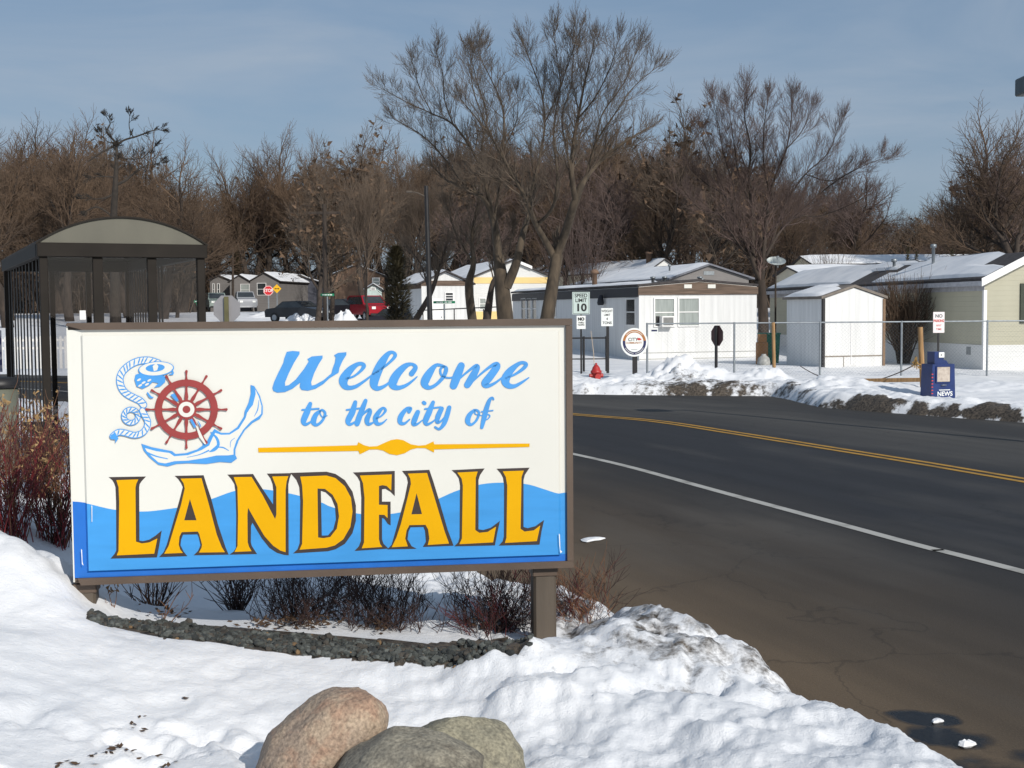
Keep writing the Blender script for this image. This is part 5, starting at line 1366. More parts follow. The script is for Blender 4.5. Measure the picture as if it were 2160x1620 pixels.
sp, w_, h_, cz_ = panel_sign('speed_limit_sign', 'white speed limit 10 sign with a smaller white plate under it on a dark post', 1225.5, 639.5, 37, 47, 42.0, mat('sign_face_green_white', lin((186,200,194)), 0.4, 0, 0.04, 3),
   [('SPEED', 0.33, 0.23, MT['ink'], 0.92, 0.004), ('LIMIT', 0.12, 0.23, MT['ink'], 0.95, 0.004), ('10', -0.21, 0.46, MT['ink'], 1.1, 0.012)], MT['black_paint'], border=(0.012, MT['ink']))
c = at(1225.5, 680, 42.0); k = 2700/42
mb = MB(); w2 = 19/k; h2 = 28/k; z2 = c.z - sp.location.z
mb.bbox((-w2/2, -0.012, z2-h2/2), (w2/2, 0.0, z2+h2/2), 0.004); f2 = mb.build('lower_plate', MT['sign_white'], sp)
text_mesh('NO', h2*0.3, MT['ink'], f2, (0, -0.0138, z2+h2*0.24), bold=0.01)
text_mesh('THRU', h2*0.17, MT['ink'], f2, (0, -0.0138, z2-h2*0.03), bold=0.003)
text_mesh('TRAFFIC', h2*0.16, MT['ink'], f2, (0, -0.0138, z2-h2*0.2), sx=0.85, bold=0.003)
panel_sign('weight_limit_sign', 'white weight limit sign on a dark post, right of the speed limit sign', 1280.5, 669, 25, 38, 41.5, MT['sign_white'],
   [('WEIGHT', 0.33, 0.19, MT['ink'], 0.85, 0.002), ('LIMIT', 0.12, 0.17, MT['ink'], 0.9, 0.002), ('4', -0.10, 0.2, MT['ink'], 1, 0.002), ('TONS', -0.32, 0.2, MT['ink'], 0.95, 0.003)], MT['black_paint'], pole_r=0.045, pole_dx=0.02)
panel_sign('no_parking_sign', 'small white no parking sign with red letters behind the blue newspaper box', 1980, 680, 24, 44, 32.5, mat('pinkish_sign_white', lin((232,222,220)), 0.4, 0, 0.03, 3),
   [('NO', 0.30, 0.22, mat('sign_grey_ink', lin((120,120,120)), 0.6), 1, 0.006), ('PARKING', 0.07, 0.17, MT['red_ink'], 0.72, 0.004), ('ANY', -0.15, 0.14, MT['red_ink'], 0.9, 0.001), ('TIME', -0.33, 0.14, MT['red_ink'], 0.9, 0.001)], MT['black_paint'], pole_r=0.022)
# round sign
c = at(1338, 722, 38.0); bz = gz(c.x, c.y); k = 2700/38
rs = empty('round_sign', (c.x, c.y, bz), 0.05, 'round white sign with an orange and navy ring on a short dark post', 'sign')
cz = c.z - bz; r0 = 28.5/k; ry = 30/k
def disc(mb, r1, r2, a0, a1, y, n=40, asp=1.06, m=0):
    vs = []
    for i in range(n+1):
        t = a0 + (a1-a0)*i/n
        for r in (r1, r2): vs.append((r*math.cos(t), y, cz + r*asp*math.sin(t)))
    mb.add(vs, [(2*i, 2*i+1, 2*i+3, 2*i+2) for i in range(n)], m)
mb = MB(); T = Matrix.Translation((0, 0, cz)) @ Matrix.Rotation(math.pi/2, 4, 'X')
prof = []
n = 40
vs = [(r0*math.cos(2*math.pi*i/n), y, cz+r0*1.06*math.sin(2*math.pi*i/n)) for y in (-0.015, 0.0) for i in range(n)]
mb.add(vs, [(i, (i+1)%n, n+(i+1)%n, n+i) for i in range(n)] + [tuple(range(n)), tuple(range(2*n-1, n-1, -1))])
pl = mb.build('sign_plate', MT['sign_white'], rs)
mb = MB(); disc(mb, r0*0.68, r0*0.87, math.radians(8), math.radians(172), -0.017); mb.build('upper_ring', MT['orange_ring'], pl)
mb = MB(); disc(mb, r0*0.68, r0*0.87, math.radians(-188), math.radians(8), -0.0172); mb.build('lower_ring', MT['navy_ring'], pl)
mb = MB()
for (a0, a1, m) in ((40, 140, 0), (-150, -95, 0), (-85, -30, 0)):
    disc(mb, r0*0.755, r0*0.79, math.radians(a0), math.radians(a1), -0.0185, 20)
mb.build('ring_lettering', MT['cream'], pl)
text_mesh('CITY', r0*0.34, MT['ink'], pl, (-r0*0.1, -0.0185, cz+r0*0.2), bold=0.002)
text_mesh('COMMUNITY', r0*0.2, MT['orange_ring'], pl, (-r0*0.05, -0.0185, cz-r0*0.05), bold=0.002)
mb = MB(); mb.fill([[(r0*a, -0.0187, cz+r0*b) for a, b in ((0.18,0.22),(0.32,0.34),(0.42,0.30),(0.55,0.22),(0.45,0.15),(0.3,0.14))]]); mb.build('badge', MT['red_ink'], pl)
mb = MB(); mb.box((-r0*0.25, -0.0187, cz-r0*0.55), (r0*0.22, -0.0185, cz-r0*0.52)); mb.build('small_print', MT['galvanised'], pl)
mb = MB(); mb.bbox((-0.05, 0.002, -0.4), (0.09, 0.08, cz-r0*0.5), 0.006); mb.build('pole', MT['black_paint'], rs)

def octagon(name, label, px, py, dpx, Y, ang, front_m, back_m, text=None, pole_m='galvanised', pole_front=True, pole_r=0.025, zpole=-0.4):
    c = at(px, py, Y); bz = gz(c.x, c.y); k = 2700/Y; R = dpx/k/2/math.cos(math.pi/8)
    root = empty(name, (c.x, c.y, bz), ang, label, 'road sign'); cz = c.z-bz
    def oc(r, y): return [(r*math.cos(math.pi/8+i*math.pi/4), y, cz+r*math.sin(math.pi/8+i*math.pi/4)) for i in range(8)]
    mb = MB(); vs = oc(R, -0.004) + oc(R, 0.0)
    mb.add(vs, [tuple(range(8))], 0); mb.add(vs, [tuple(range(15,7,-1))], 1); mb.add(vs, [(i,(i+1)%8,8+(i+1)%8,8+i) for i in range(8)], 1)
    f = mb.build('sign_plate', [front_m, back_m], root)
    if text:
        mb = MB(); a = oc(R*0.96, -0.006); b = oc(R*0.88, -0.006); mb.add(a+b, [(i,(i+1)%8,8+(i+1)%8,8+i) for i in range(8)]); mb.build('border', MT['sign_white'], f)
        text_mesh(text, R*0.82, MT['sign_white'], f, (0, -0.0065, cz), sx=0.92, bold=0.006)
    mb = MB(); y = 0.002; mb.bbox((-pole_r, y, zpole), (pole_r, y+pole_r*1.4, cz+R*0.85), 0.004); mb.build('pole', MT[pole_m], root)
    return root
# back of a stop sign
MT['olive_post'] = mat('olive_post', lin((96,92,60)), 0.6, 0.1, 0.15, 5)
octagon('stop_sign', 'plain grey back of an octagonal stop sign on an olive channel post', 478.5, 652, 57, 28.5, math.radians(180-4), MT['stop_red'], mat('sign_back', lin((142,140,142)), 0.55, 0.2, 0.06, 3), 'STOP', 'olive_post', pole_r=0.045)
# edge-on stop sign
octagon('stop_sign', 'dark red stop sign turned nearly edge-on above the dirty snow', 1512.5, 708, 43, 37.0, math.radians(116), MT['stop_red'], mat('sign_back_brown', lin((74,44,42)), 0.6, 0, 0.15, 4), 'STOP', 'black_paint', pole_r=0.04)
octagon('stop_sign', 'distant red stop sign facing the camera beside a yellow diamond sign', 566, 613, 20.5, 100.0, 0.06, MT['stop_red'], MT['alu'], 'STOP', 'galvanised', pole_r=0.05)
c = at(584, 609, 102.0); bz = gz(c.x, c.y); rt = empty('warning_sign', (c.x, c.y, bz), 0, 'yellow diamond warning sign just right of the distant red stop sign', 'road sign'); R = 9.5/2700*102; cz = c.z-bz
mb = MB(); mb.prism([(0,cz-R),(R,cz),(0,cz+R),(-R,cz)], -0.01, 0, 0, 1); f = mb.build('sign_plate', MT['yellow_sign'], rt)
mb = MB(); mb.box((-R*.45,-0.014,cz-R*.07),(R*.45,-0.0115,cz+R*.07)); mb.prism([(R*.3,cz-R*.2),(R*.55,cz),(R*.3,cz+R*.2)],-0.014,-0.0115,0,1); mb.prism([(-R*.3,cz-R*.2),(-R*.3,cz+R*.2),(-R*.55,cz)],-0.014,-0.0115,0,1); mb.build('arrow_symbol', MT['ink'], f)
mb = MB(); mb.bbox((-0.04,0.002,-0.3),(0.04,0.06,cz+R*.6),0.004); mb.build('pole', MT['galvanised'], rt)
# street name signs
def street_sign(label, px, py, Y, wpx, ang=0.0, dbl=True):
    c = at(px, py, Y); bz = gz(c.x, c.y); rt = empty('street_name_sign', (c.x, c.y, bz), ang, label, 'street sign'); cz = c.z-bz; k = 2700/Y
    mb = MB(); mb.tube([Vector((0,0,-0.3)), Vector((0,0,cz-0.08))], 0.035, 8); mb.build('pole', MT['galvanised'], rt)
    mb = MB(); mb.bbox((-wpx*0.55/k, -0.012, cz-2.6/k), (wpx*0.55/k, 0.012, cz+2.6/k), 0.004); f = mb.build('name_blade', MT['sign_green'], rt)
    mb = MB()
    for a, b in ((-0.40,-0.28),(-0.24,-0.05),(0.02,0.16),(0.20,0.38)): mb.box((wpx*a/k, -0.0145, cz-0.9/k), (wpx*b/k, -0.0125, cz+1.0/k))
    mb.build('name_print', MT['sign_white'], f)
    if dbl:
        T = Matrix.Rotation(math.radians(70), 4, 'Z')
        mb = MB(); mb.bbox((-wpx*0.5/k, -0.012, cz-8.0/k), (wpx*0.5/k, 0.012, cz-3.0/k), 0.004, 0, T); mb.build('name_blade', MT['sign_green'], rt)
street_sign('green street name sign on a thin grey pole beside twin brown tree trunks', 690.5, 622, 62.0, 26, 0.05, False)
street_sign('green street name sign in front of the white home by the black lamp post', 937, 637.5, 58.0, 42, -0.1, False)
street_sign('small green sign seen through the right pane of the bus shelter', 418, 636, 60.0, 16, 0.1, True)

# dark lamp pole and utility pole
def pole(name, label, px0, pyt, pxt, Y, r, cat, arm=None, m='black_paint'):
    b = at(px0, 690, Y); bz = gz(b.x, b.y); t = at(pxt, pyt, Y)
    rt = empty(name, (b.x, b.y, bz), 0, label, cat)
    top = Vector((t.x-b.x, 0, t.z-bz))
    mb = MB(); mb.tube([Vector((0,0,-0.3)), top*0.5, top], [r, r*0.85, r*0.65], 10); mb.build('pole', MT[m], rt)
    return rt, top
lp, top = pole('lamp_post', 'tall black lamp post with a short arm, right of the leaning tree', 909, 392, 899, 47.0, 0.11, 'lamp post')
a = at(866, 404, 47.0) - lp.location; b = at(898, 415, 47.0) - lp.location
mb = MB(); mb.tube([Vector((b.x,0,b.z)), Vector(((a.x+b.x)/2,0,(a.z+b.z)/2+0.04)), Vector((a.x,0,a.z))], [0.022,0.02,0.018], 8); mb.build('arm', MT['post_metal'], lp)
mb = MB(); mb.bbox((a.x-0.16, -0.06, a.z-0.04), (a.x+0.06, 0.06, a.z+0.03), 0.015); mb.build('lamp_head', MT['post_metal'], lp)
up, top = pole('utility_pole', 'dark wooden utility pole beside the green street name sign', 687, 430, 684, 64.0, 0.14, 'utility pole', m='bark_dark')
mb = MB(); mb.bbox((top.x-0.8, -0.06, top.z-0.5), (top.x+0.8, 0.06, top.z-0.38), 0.01); mb.build('crossarm', MT['bark_dark'], up)
up, top = pole('utility_pole', 'thin dark pole between the two small grey homes at the far left', 492, 520, 491, 120.0, 0.13, 'utility pole', m='bark_dark')
# light fixture cut by the right edge
c = at(2185, 179, 20.0)
lr = empty('street_light', (c.x+0.75, c.y, far_z(c.x+0.75, c.y)), 0, 'grey box shaped lamp head cut by the right picture edge in the sky', 'street light')
zz = c.z - lr.location.z
mb = MB(); mb.bbox((-1.0, -0.2, zz-0.15), (-0.45, 0.2, zz+0.12), 0.02); mb.build('lamp_head', mat('lamp_grey', lin((72,84,90)), 0.5), lr)
mb = MB(); mb.tube([Vector((0,0,-0.3)), Vector((0,0,zz+0.05))], [0.09,0.06], 10); mb.tube([Vector((-0.01,0,zz)), Vector((-0.46,0,zz))], 0.04, 8); mb.build('pole', MT['black_paint'], lr)

# hydrant with marker rod
c = at(1257.5, 790, 36.5); bz = c.z - 0.27
hy = empty('fire_hydrant', (c.x, c.y, bz), 0.2, 'red fire hydrant half buried in snow with a thin pale marker rod', 'hydrant')
mb = MB(); mb.lathe([(0.0,-0.3),(0.13,-0.3),(0.13,0.30),(0.16,0.31),(0.16,0.37),(0.125,0.40),(0.10,0.48),(0.05,0.54),(0.03,0.55),(0.03,0.60),(0,0.60)], 20); mb.build('barrel', MT['hydrant_red'], hy)
def cyl(c, d, r, l, name, m, par):
    mb = MB(); d = Vector(d).normalized(); mb.tube([Vector(c), Vector(c)+d*l], r, 14); return mb.build(name, m, par)
cyl((0,-0.12,0.22), (0,-1,0), 0.085, 0.09, 'pumper_cap', MT['hydrant_red'], hy)
cyl((0.12,0,0.24), (1,0,0), 0.06, 0.08, 'hose_cap', MT['hydrant_red'], hy); cyl((-0.12,0,0.24), (-1,0,0), 0.06, 0.08, 'hose_cap', MT['hydrant_red'], hy)
t = at(1246, 698, 36.5) - hy.location
mb = MB(); mb.tube([Vector((-0.02,0.1,0.35)), Vector((-0.06,0.05,0.9)), Vector((t.x,0,t.z))], [0.010,0.009,0.007], 6); mb.build('marker_rod', mat('rod_pale', lin((196,176,150)), 0.5), hy)

# wooden posts, chain and plank at the closed lane
def wood_post(label, px0, py0, px1, py1, Y, r):
    a = at(px0, py0, Y); b = at(px1, py1, Y)
    mb = MB(); d = (b-a); mb.tube([-d.normalized()*0.4, d*0.5, d], [r, r*0.98, r*0.95], 8)
    return tag(mb.build('wooden_post', MT['wood'], loc=a), label, 'post')
wood_post('tan wooden post standing left of the blue newspaper box', 1947, 826, 1941, 690, 31.0, 0.068)
wood_post('tan wooden post against the fence left of the shed', 1633, 786, 1631, 680, 38.6, 0.055)
a = at(1688, 772, 38.4); b = at(1935, 766, 31.0); mb = MB(); pts = []
for i in range(25):
    t = i/24; p = a.lerp(b, t); p.z -= 0.55*4*t*(1-t)*0.9; p.z = max(p.z, far_z(p.x, p.y)+0.03); pts.append(p - a)
mb.tube(pts, 0.014, 5); tag(mb.build('chain', mat('rusty_chain', lin((92,76,70)), 0.7, 0.3), loc=a), 'dark sagging chain strung from the shed side to the wooden post', 'chain')
p = at(1930, 768, 30.9); chunk_m = mat('yellow_tangle', lin((176,140,80)), 0.8)
mb = MB(); r = random.Random(4)
for _ in range(16):
    q = Vector((r.gauss(0,.05), r.gauss(0,.04), r.gauss(0,.06))); mb.tube([q, q+Vector((r.gauss(0,.06), r.gauss(0,.05), r.gauss(0,.06))), q+Vector((r.gauss(0,.07), 0.0, r.gauss(0,.07)))], 0.012, 4)
tag(mb.build('rope_coil', chunk_m, loc=p), 'tangled tan rope tied on the wooden post beside the newspaper box', 'rope')
a = at(1802, 803, 33.0); b = at(1945, 801, 32.0); mb = MB(); ln = (b-a).length; T = Matrix.Translation((0,0,0)) @ (b-a).to_track_quat('X','Z').to_matrix().to_4x4()
mb.bbox((0,-0.07,-0.05),(ln,0.07,0.05),0.006,0,T); a.z = max(a.z, far_z(a.x,a.y)+0.05); tag(mb.build('plank', MT['wood'], loc=a), 'long brown plank lying flat on the snow left of the newspaper box', 'plank')

# newspaper box
c = at(1988, 851, 29.0); bz = 0.0; k = 2700/29
NB = Frame((c.x, c.y, bz), 0.25)
nb = empty('newspaper_box', (c.x, c.y, bz), 0.25, 'dark blue newspaper vending box with white NEWS lettering at the road edge', 'newspaper box')
w2 = 0.30; zt_ = NB.hy(1988, 768).z; zb_n = 0.0
mb = MB(); mb.prism([(-w2-0.015,-0.05),(w2+0.015,-0.05),(w2-0.02,zt_),(-w2+0.02,zt_)], -0.03, 0.42, 0, 1); body = mb.build('body', MT['news_blue'], nb)
zc = NB.hy(1988, 742).z
mb = MB(); mb.prism([(-0.20,zt_+0.002),(0.16,zt_+0.002),(0.10,zt_+0.08),(0.03,zt_+0.10),(0.03,zc),(-0.20,zc)], 0.02, 0.32, 0, 1); mb.build('coin_head', MT['news_blue'], nb)
mb = MB(); mb.box((-0.10, 0.0, zc-0.13), (0.035, 0.018, zc-0.01)); cd = mb.build('price_card', MT['sign_white'], nb)
mb = MB(); mb.box((-0.06, -0.003, zc-0.085), (-0.02, -0.001, zc-0.06)); mb.build('price_print', MT['ink'], cd)
mb = MB(); mb.bbox((-0.175, -0.05, zt_*0.56), (0.155, -0.032, zt_*0.93), 0.006); wn = mb.build('window', mat('newsprint', lin((200,188,174)), 0.5, 0, 0.12, 14, col2=lin((164,150,138))), nb)
mb = MB()
for a0, a1, b0, b1 in ((-0.20,-0.176,0.54,0.95),(0.156,0.18,0.54,0.95),(-0.175,0.155,0.935,0.955),(-0.175,0.155,0.535,0.555)):
    mb.box((a0, -0.055, zt_*b0), (a1, -0.031, zt_*b1))
mb.build('window_frame', MT['news_blue'], wn)
text_mesh('NEWS', zt_*0.155, MT['sign_white'], body, (0.04, -0.032, zt_*0.255), bold=0.003)
mb = MB(); mb.box((-0.11, -0.0335, zt_*0.345), (0.17, -0.0315, zt_*0.365)); mb.build('title_strip', MT['sign_white'], body)
mb = MB()
for kx in range(9): mb.box((-w2-0.012+0.006, -0.0335, zt_*(0.1+0.08*kx)), (-w2+0.035, -0.0315, zt_*(0.125+0.08*kx)))
mb.build('side_print', MT['red_ink'], body)
mb = MB(); mb.tube([Vector((-0.06,-0.03,zt_*0.48)), Vector((-0.06,-0.07,zt_*0.48)), Vector((0.05,-0.07,zt_*0.48)), Vector((0.05,-0.03,zt_*0.48))], 0.01, 6); mb.build('handle', MT['galvanised'], nb)

# wheelie bin, boxes and sack beside the white home
c = at(1622, 748, 47.5); bz = gz(c.x, c.y)
wb = empty('wheelie_bin', (c.x, c.y, bz), 0.3, 'green wheeled rubbish bin between the white home and the shed', 'rubbish bin')
ht = at(1622, 706, 47.5).z - bz
mb = MB(); mb.prism([(-0.24,0.05),(0.24,0.05),(0.30,ht),(-0.30,ht)], -0.3, 0.3, 0, 1); mb.build('body', MT['bin_green'], wb)
mb = MB(); mb.bbox((-0.32,-0.34,ht+0.002),(0.32,0.34,ht+0.07),0.02); mb.build('lid', MT['bin_green'], wb)
for s in (-0.26, 0.26): cyl((s-0.03,0.28,0.09),(1,0,0),0.1,0.06,'wheel',MT['rubber'],wb)
c = at(1607, 752, 47.0); bz = gz(c.x, c.y)
mb = MB(); hh = at(1607, 722, 47.0).z-bz; mb.bbox((-0.2,-0.15,-0.2),(0.2,0.15,hh),0.01); mb.bbox((-0.14,-0.12,hh+0.002),(0.16,0.14,hh+0.3),0.01)
o = mb.build('cardboard_box', MT['card'], loc=(c.x, c.y, bz)); tag(o, 'brown stacked carton at the right corner of the white home', 'box')
c = at(1611, 752, 45.8); bz = gz(c.x, c.y); mb = MB()
mb.lathe([(0.0,-0.1),(0.2,-0.1),(0.24,0.08),(0.2,0.26),(0.08,0.36),(0.09,0.40),(0.0,0.39)], 12); o = mb.build('rubbish_sack', mat('sack_grey', lin((150,150,146)), 0.6, 0, 0.2, 9), loc=(c.x, c.y, bz)); tag(o, 'whitish rubbish sack slumped in front of the brown carton', 'sack')

# satellite dish on its own mast
c = at(1637, 554, 60.0); bz = gz(c.x, c.y)
ds = empty('satellite_dish', (c.x, c.y, bz), 0, 'pale satellite dish tilted to the sky on a mast beside the reddish tree', 'satellite dish')
cz = c.z-bz; R = 20/2700*60
mb = MB(); q = Quaternion((1,0,0), math.radians(28)) @ Quaternion((0,0,1), 0); vs = []; nr, na = 6, 28
for i in range(nr+1):
    for j in range(na):
        t = 2*math.pi*j/na; r = R*i/nr; v = Vector((r*math.cos(t), r*math.sin(t), 0.22*(r/R)**2*R*1.6)); v = q @ v; vs.append((v.x, v.y, v.z+cz-0.05))
mb.add(vs, [(i*na+j, i*na+(j+1)%na, (i+1)*na+(j+1)%na, (i+1)*na+j) for i in range(nr) for j in range(na)], 0, True); mb.build('reflector', mat('dish_grey', lin((190,196,192)), 0.5), ds)
mb = MB(); mb.tube([Vector((0,0.1,-0.3)), Vector((0,0.1,cz-0.05))], 0.045, 8); mb.build('mast', MT['bark_dark'], ds)
mb = MB(); mb.tube([Vector((0,-0.42,cz-0.25)), Vector((0,-0.38,cz+0.22))], 0.015, 6); mb.bbox((-0.05,-0.43,cz+0.2),(0.05,-0.33,cz+0.3),0.01); mb.build('feed_arm', MT['galvanised'], ds)

# white picket fence behind the shelter
pk = at(100, 720, 42.0); pk.z = at(120, 745, 42.0).z
pf = empty('picket_fence', pk, 0.05, 'white picket fence seen beyond the shelter, left of the welcome sign', 'fence')
mb = MB(); hgt = at(120, 708, 42.0).z - pk.z
for i in range(36):
    x = -2.5 + i*0.16; mb = mb; mb.prism([(x,-0.5),(x+0.09,-0.5),(x+0.09,hgt-0.05),(x+0.045,hgt),(x,hgt-0.05)], -0.012, 0.012, 0, 1)
mb.build('pickets', MT['white_paint'], pf)
for z in (hgt*0.3, hgt*0.75):
    mb = MB(); mb.box((-2.6, 0.014, z-0.04), (3.3, 0.05, z+0.04)); mb.build('rail', MT['white_paint'], pf)

# ------------------------------------------------------------------ cars
def car(label, px, pyb, Y, ang, colour, kind='sedan'):
    c = at(px, pyb, Y); bz = gz(c.x, c.y); 
    rt = empty('parked_car', (c.x, c.y, bz), ang, label, 'car')
    pm = mat('car_paint', colour, 0.3, 0.1, 0.05, 2)
    if kind == 'sedan': prof = [(-2.2,0.35),(-2.25,0.75),(-2.1,0.92),(-1.35,1.0),(-0.75,1.42),(0.45,1.45),(1.15,1.02),(2.05,0.88),(2.25,0.7),(2.25,0.35)]; roof = [(-1.25,1.0),(-0.72,1.39),(0.43,1.42),(1.05,1.0)]
    elif kind == 'pickup': prof = [(-2.7,0.55),(-2.7,1.15),(-0.55,1.15),(-0.4,1.8),(0.75,1.82),(1.4,1.25),(2.6,1.12),(2.7,0.9),(2.7,0.5)]; roof = [(-0.46,1.2),(-0.35,1.74),(0.72,1.76),(1.26,1.2)]
    else: prof = [(-2.3,0.45),(-2.35,1.1),(-2.1,1.7),(-1.7,1.78),(0.5,1.76),(1.2,1.15),(2.2,1.02),(2.35,0.8),(2.35,0.42)]; roof = [(-2.05,1.15),(-1.85,1.66),(0.45,1.68),(1.02,1.15)]
    mb = MB(); 
    n = len(prof); wv_ = []
    for s, inset in ((-0.88,0),(0.88,0)):
        for x, z in prof: wv_.append((x, s*(1-0.13*max(0,(z-1.0))/0.6), z))
    mb.add(wv_, [(i,(i+1)%n,n+(i+1)%n,n+i) for i in range(n)]); mb.add(wv_[:n], [tuple(range(n-1,-1,-1))]); mb.add(wv_[n:], [tuple(range(n))])
    mb.build('body', pm, rt)
    for s in (-1, 1):
        mb = MB(); mb.add([(x, s*(0.885*(1-0.13*max(0,(z-1.0))/0.6)+0.004), z) for x, z in roof], [(0,1,2,3)]); mb.build('side_window', MT['glass_dark'], rt)
    def screen(a, b):
        (x0,z0),(x1,z1) = a, b; d = Vector((x1-x0, 0, z1-z0)); nrm = Vector((d.z, 0, -d.x)).normalized(); 
        if nrm.x*(1 if x0 > 0 else -1) < 0: nrm = -nrm
        p0 = Vector((x0,0,z0))+d*0.1+nrm*0.012; p1 = Vector((x0,0,z0))+d*0.88+nrm*0.012
        mb = MB(); mb.add([(p0.x,-0.74,p0.z),(p0.x,0.74,p0.z),(p1.x,0.66,p1.z),(p1.x,-0.66,p1.z)], [(0,1,2,3)]); mb.build('windscreen', MT['glass_dark'], rt)
    idx = max(range(n), key=lambda i: prof[i][1])
    hi = [i for i in range(n) if prof[i][1] > 1.38]
    screen(prof[hi[-1]+1], prof[hi[-1]]); screen(prof[hi[0]-1], prof[hi[0]])
    for x in (-prof[-1][0]*0.62, prof[-1][0]*0.62):
        for s in (-0.9, 0.74):
            mb = MB(); mb.tube([Vector((x,s,0.33)), Vector((x,s+0.18,0.33))], 0.34, 16); wl_ = mb.build('wheel', MT['rubber'], rt)
            mb = MB(); yy = s-0.004 if s < 0 else s+0.184; mb.tube([Vector((x,yy,0.33)), Vector((x,yy+0.004,0.33))], 0.2, 12); mb.build('rim', MT['alu'], wl_)
    for xx, m in ((prof[-1][0]+0.004, 'sign_white'), (prof[0][0]-0.055, 'stop_red')):
        for s in (-0.7, 0.42):
            mb = MB(); mb.bbox((xx-0.02, s, 0.62 if kind=='sedan' else 0.8), (xx+0.05, s+0.28, 0.76 if kind=='sedan' else 0.98), 0.01); mb.build('headlight' if m == 'sign_white' else 'tail_light', MT[m], rt)
    mb = MB(); mb.bbox((prof[-1][0]-0.02, -0.8, 0.36), (prof[-1][0]+0.07, 0.8, 0.52), 0.02); mb.build('bumper', MT['black_paint'] if kind != 'pickup' else MT['alu'], rt)
    return rt
car('silver pickup truck parked nose-on beside the grey back of the octagonal sign', 516, 663, 118, math.radians(-72), lin((150,152,156)), 'pickup')
car('pale grey green car left of the octagonal sign in front of the grey home', 456, 664, 120, math.radians(-70), lin((130,142,136)), 'suv')
car('dark sedan behind the snow heap left of the brown tree trunks', 630, 667, 88, math.radians(-28), lin((40,42,46)), 'sedan')
car('red car parked behind the pale tree trunk', 778, 690, 90, math.radians(-62), lin((150,20,34)), 'suv')
car('dark car mostly hidden behind the dark evergreen and the sign', 848, 690, 76, math.radians(-35), lin((38,34,42)), 'sedan')
car('black car right of the green street name sign behind the trunks', 722, 686, 92, math.radians(-20), lin((34,32,36)), 'sedan')
# snow heaps by the far street
def heap(label, px, py, Y, sx, sy, h, seed):
    p = at(px, py, Y); r_ = np.linspace(-1.6, 1.6, 40); XX, YY = np.meshgrid(r_, r_)
    Zh = h*np.exp(-(XX**2+YY**2)*1.4)*(0.7+0.6*lumps(XX*2, YY*2, 1.7, seed)) - 0.12
    o = grid_obj('snow_heap', XX*sx, YY*sy, Zh, MT['dirty_snow'], dirt=0.12*lumps(XX, YY, 2, seed+3)); o.location = (p.x, p.y, gz(p.x, p.y)); tag(o, label, 'snow heap')
heap('lumpy ploughed snow heap in front of the dark sedan', 634, 668, 80, 1.7, 1.0, 0.95, 3)
heap('low snow heap at the foot of the red stop sign', 585, 665, 97, 2.4, 1.0, 0.6, 6)
heap('small snow heap left of the red car under the trees', 728, 660, 84, 1.0, 0.9, 0.95, 9)
# ------------------------------------------------------------------ trees
class TB:
    """fast collector of tapering twigs"""
    def __init__(s): s.mb = MB()
def rot_about(d, ang, az):
    o = d.orthogonal().normalized(); w = d.cross(o)
    return (d*math.cos(ang) + (o*math.cos(az) + w*math.sin(az))*math.sin(ang)).normalized()

def grow(tr, cr, p, d, L, r, lvl, maxl, R, up=0.06, wig=0.14, spread=(22, 48), kids=(0,7,6,5,4), minr=0.006, leaf=None, leafp=0.0, start=0.25):
    nseg = 5 if lvl <= 1 else (4 if lvl == 2 else 3)
    pts = [p.copy()]; dirs = [d]; rads = [r]
    endr = r*0.42 if lvl < maxl else max(minr*0.7, r*0.35)
    for k in range(nseg):
        d = (d + Vector((R.gauss(0,wig), R.gauss(0,wig), R.gauss(up,wig*0.6)))).normalized()
        p = p + d*(L/nseg); pts.append(p.copy()); dirs.append(d); rads.append(max(minr*0.7, r + (endr-r)*(k+1)/nseg))
    (tr if lvl <= 1 else cr).tube(pts, rads, 7 if lvl == 0 else (5 if lvl == 1 else 3), 0, cap=False)
    if lvl >= maxl:
        if leaf is not None and R.random() < leafp:
            for _ in range(2):
                c = pts[R.randrange(1, nseg+1)]; s = R.uniform(0.08, 0.2)
                leaf.add([c+Vector((R.gauss(0,s),R.gauss(0,s),R.gauss(0,s))) for _ in range(4)], [(0,1,2),(0,2,3)])
        return
    nk = kids[min(lvl+1, len(kids)-1)]
    az = R.uniform(0, 6.28)
    for i in range(nk):
        t = start + (1-start)*(i+R.uniform(0.2,0.9))/nk
        k = min(nseg-1, int(t*nseg)); f = t*nseg-k
        q = pts[k].lerp(pts[k+1], min(1, f)); rr = rads[k]+(rads[k+1]-rads[k])*min(1, f)
        az += 2.4 + R.uniform(-0.5, 0.5)
        dd = rot_about(dirs[k+1], math.radians(R.uniform(*spread)), az)
        grow(tr, cr, q, dd, L*R.uniform(0.48, 0.72)*(1.12-0.42*t), max(minr, rr*R.uniform(0.5, 0.7)), lvl+1, maxl, R, up, wig, spread, kids, minr, leaf, leafp, 0.15)
    # leader
    grow(tr, cr, pts[-1], dirs[-1], L*0.54, max(minr, rads[-1]), lvl+1, maxl, R, up, wig, spread, kids, minr, leaf, leafp, 0.1)

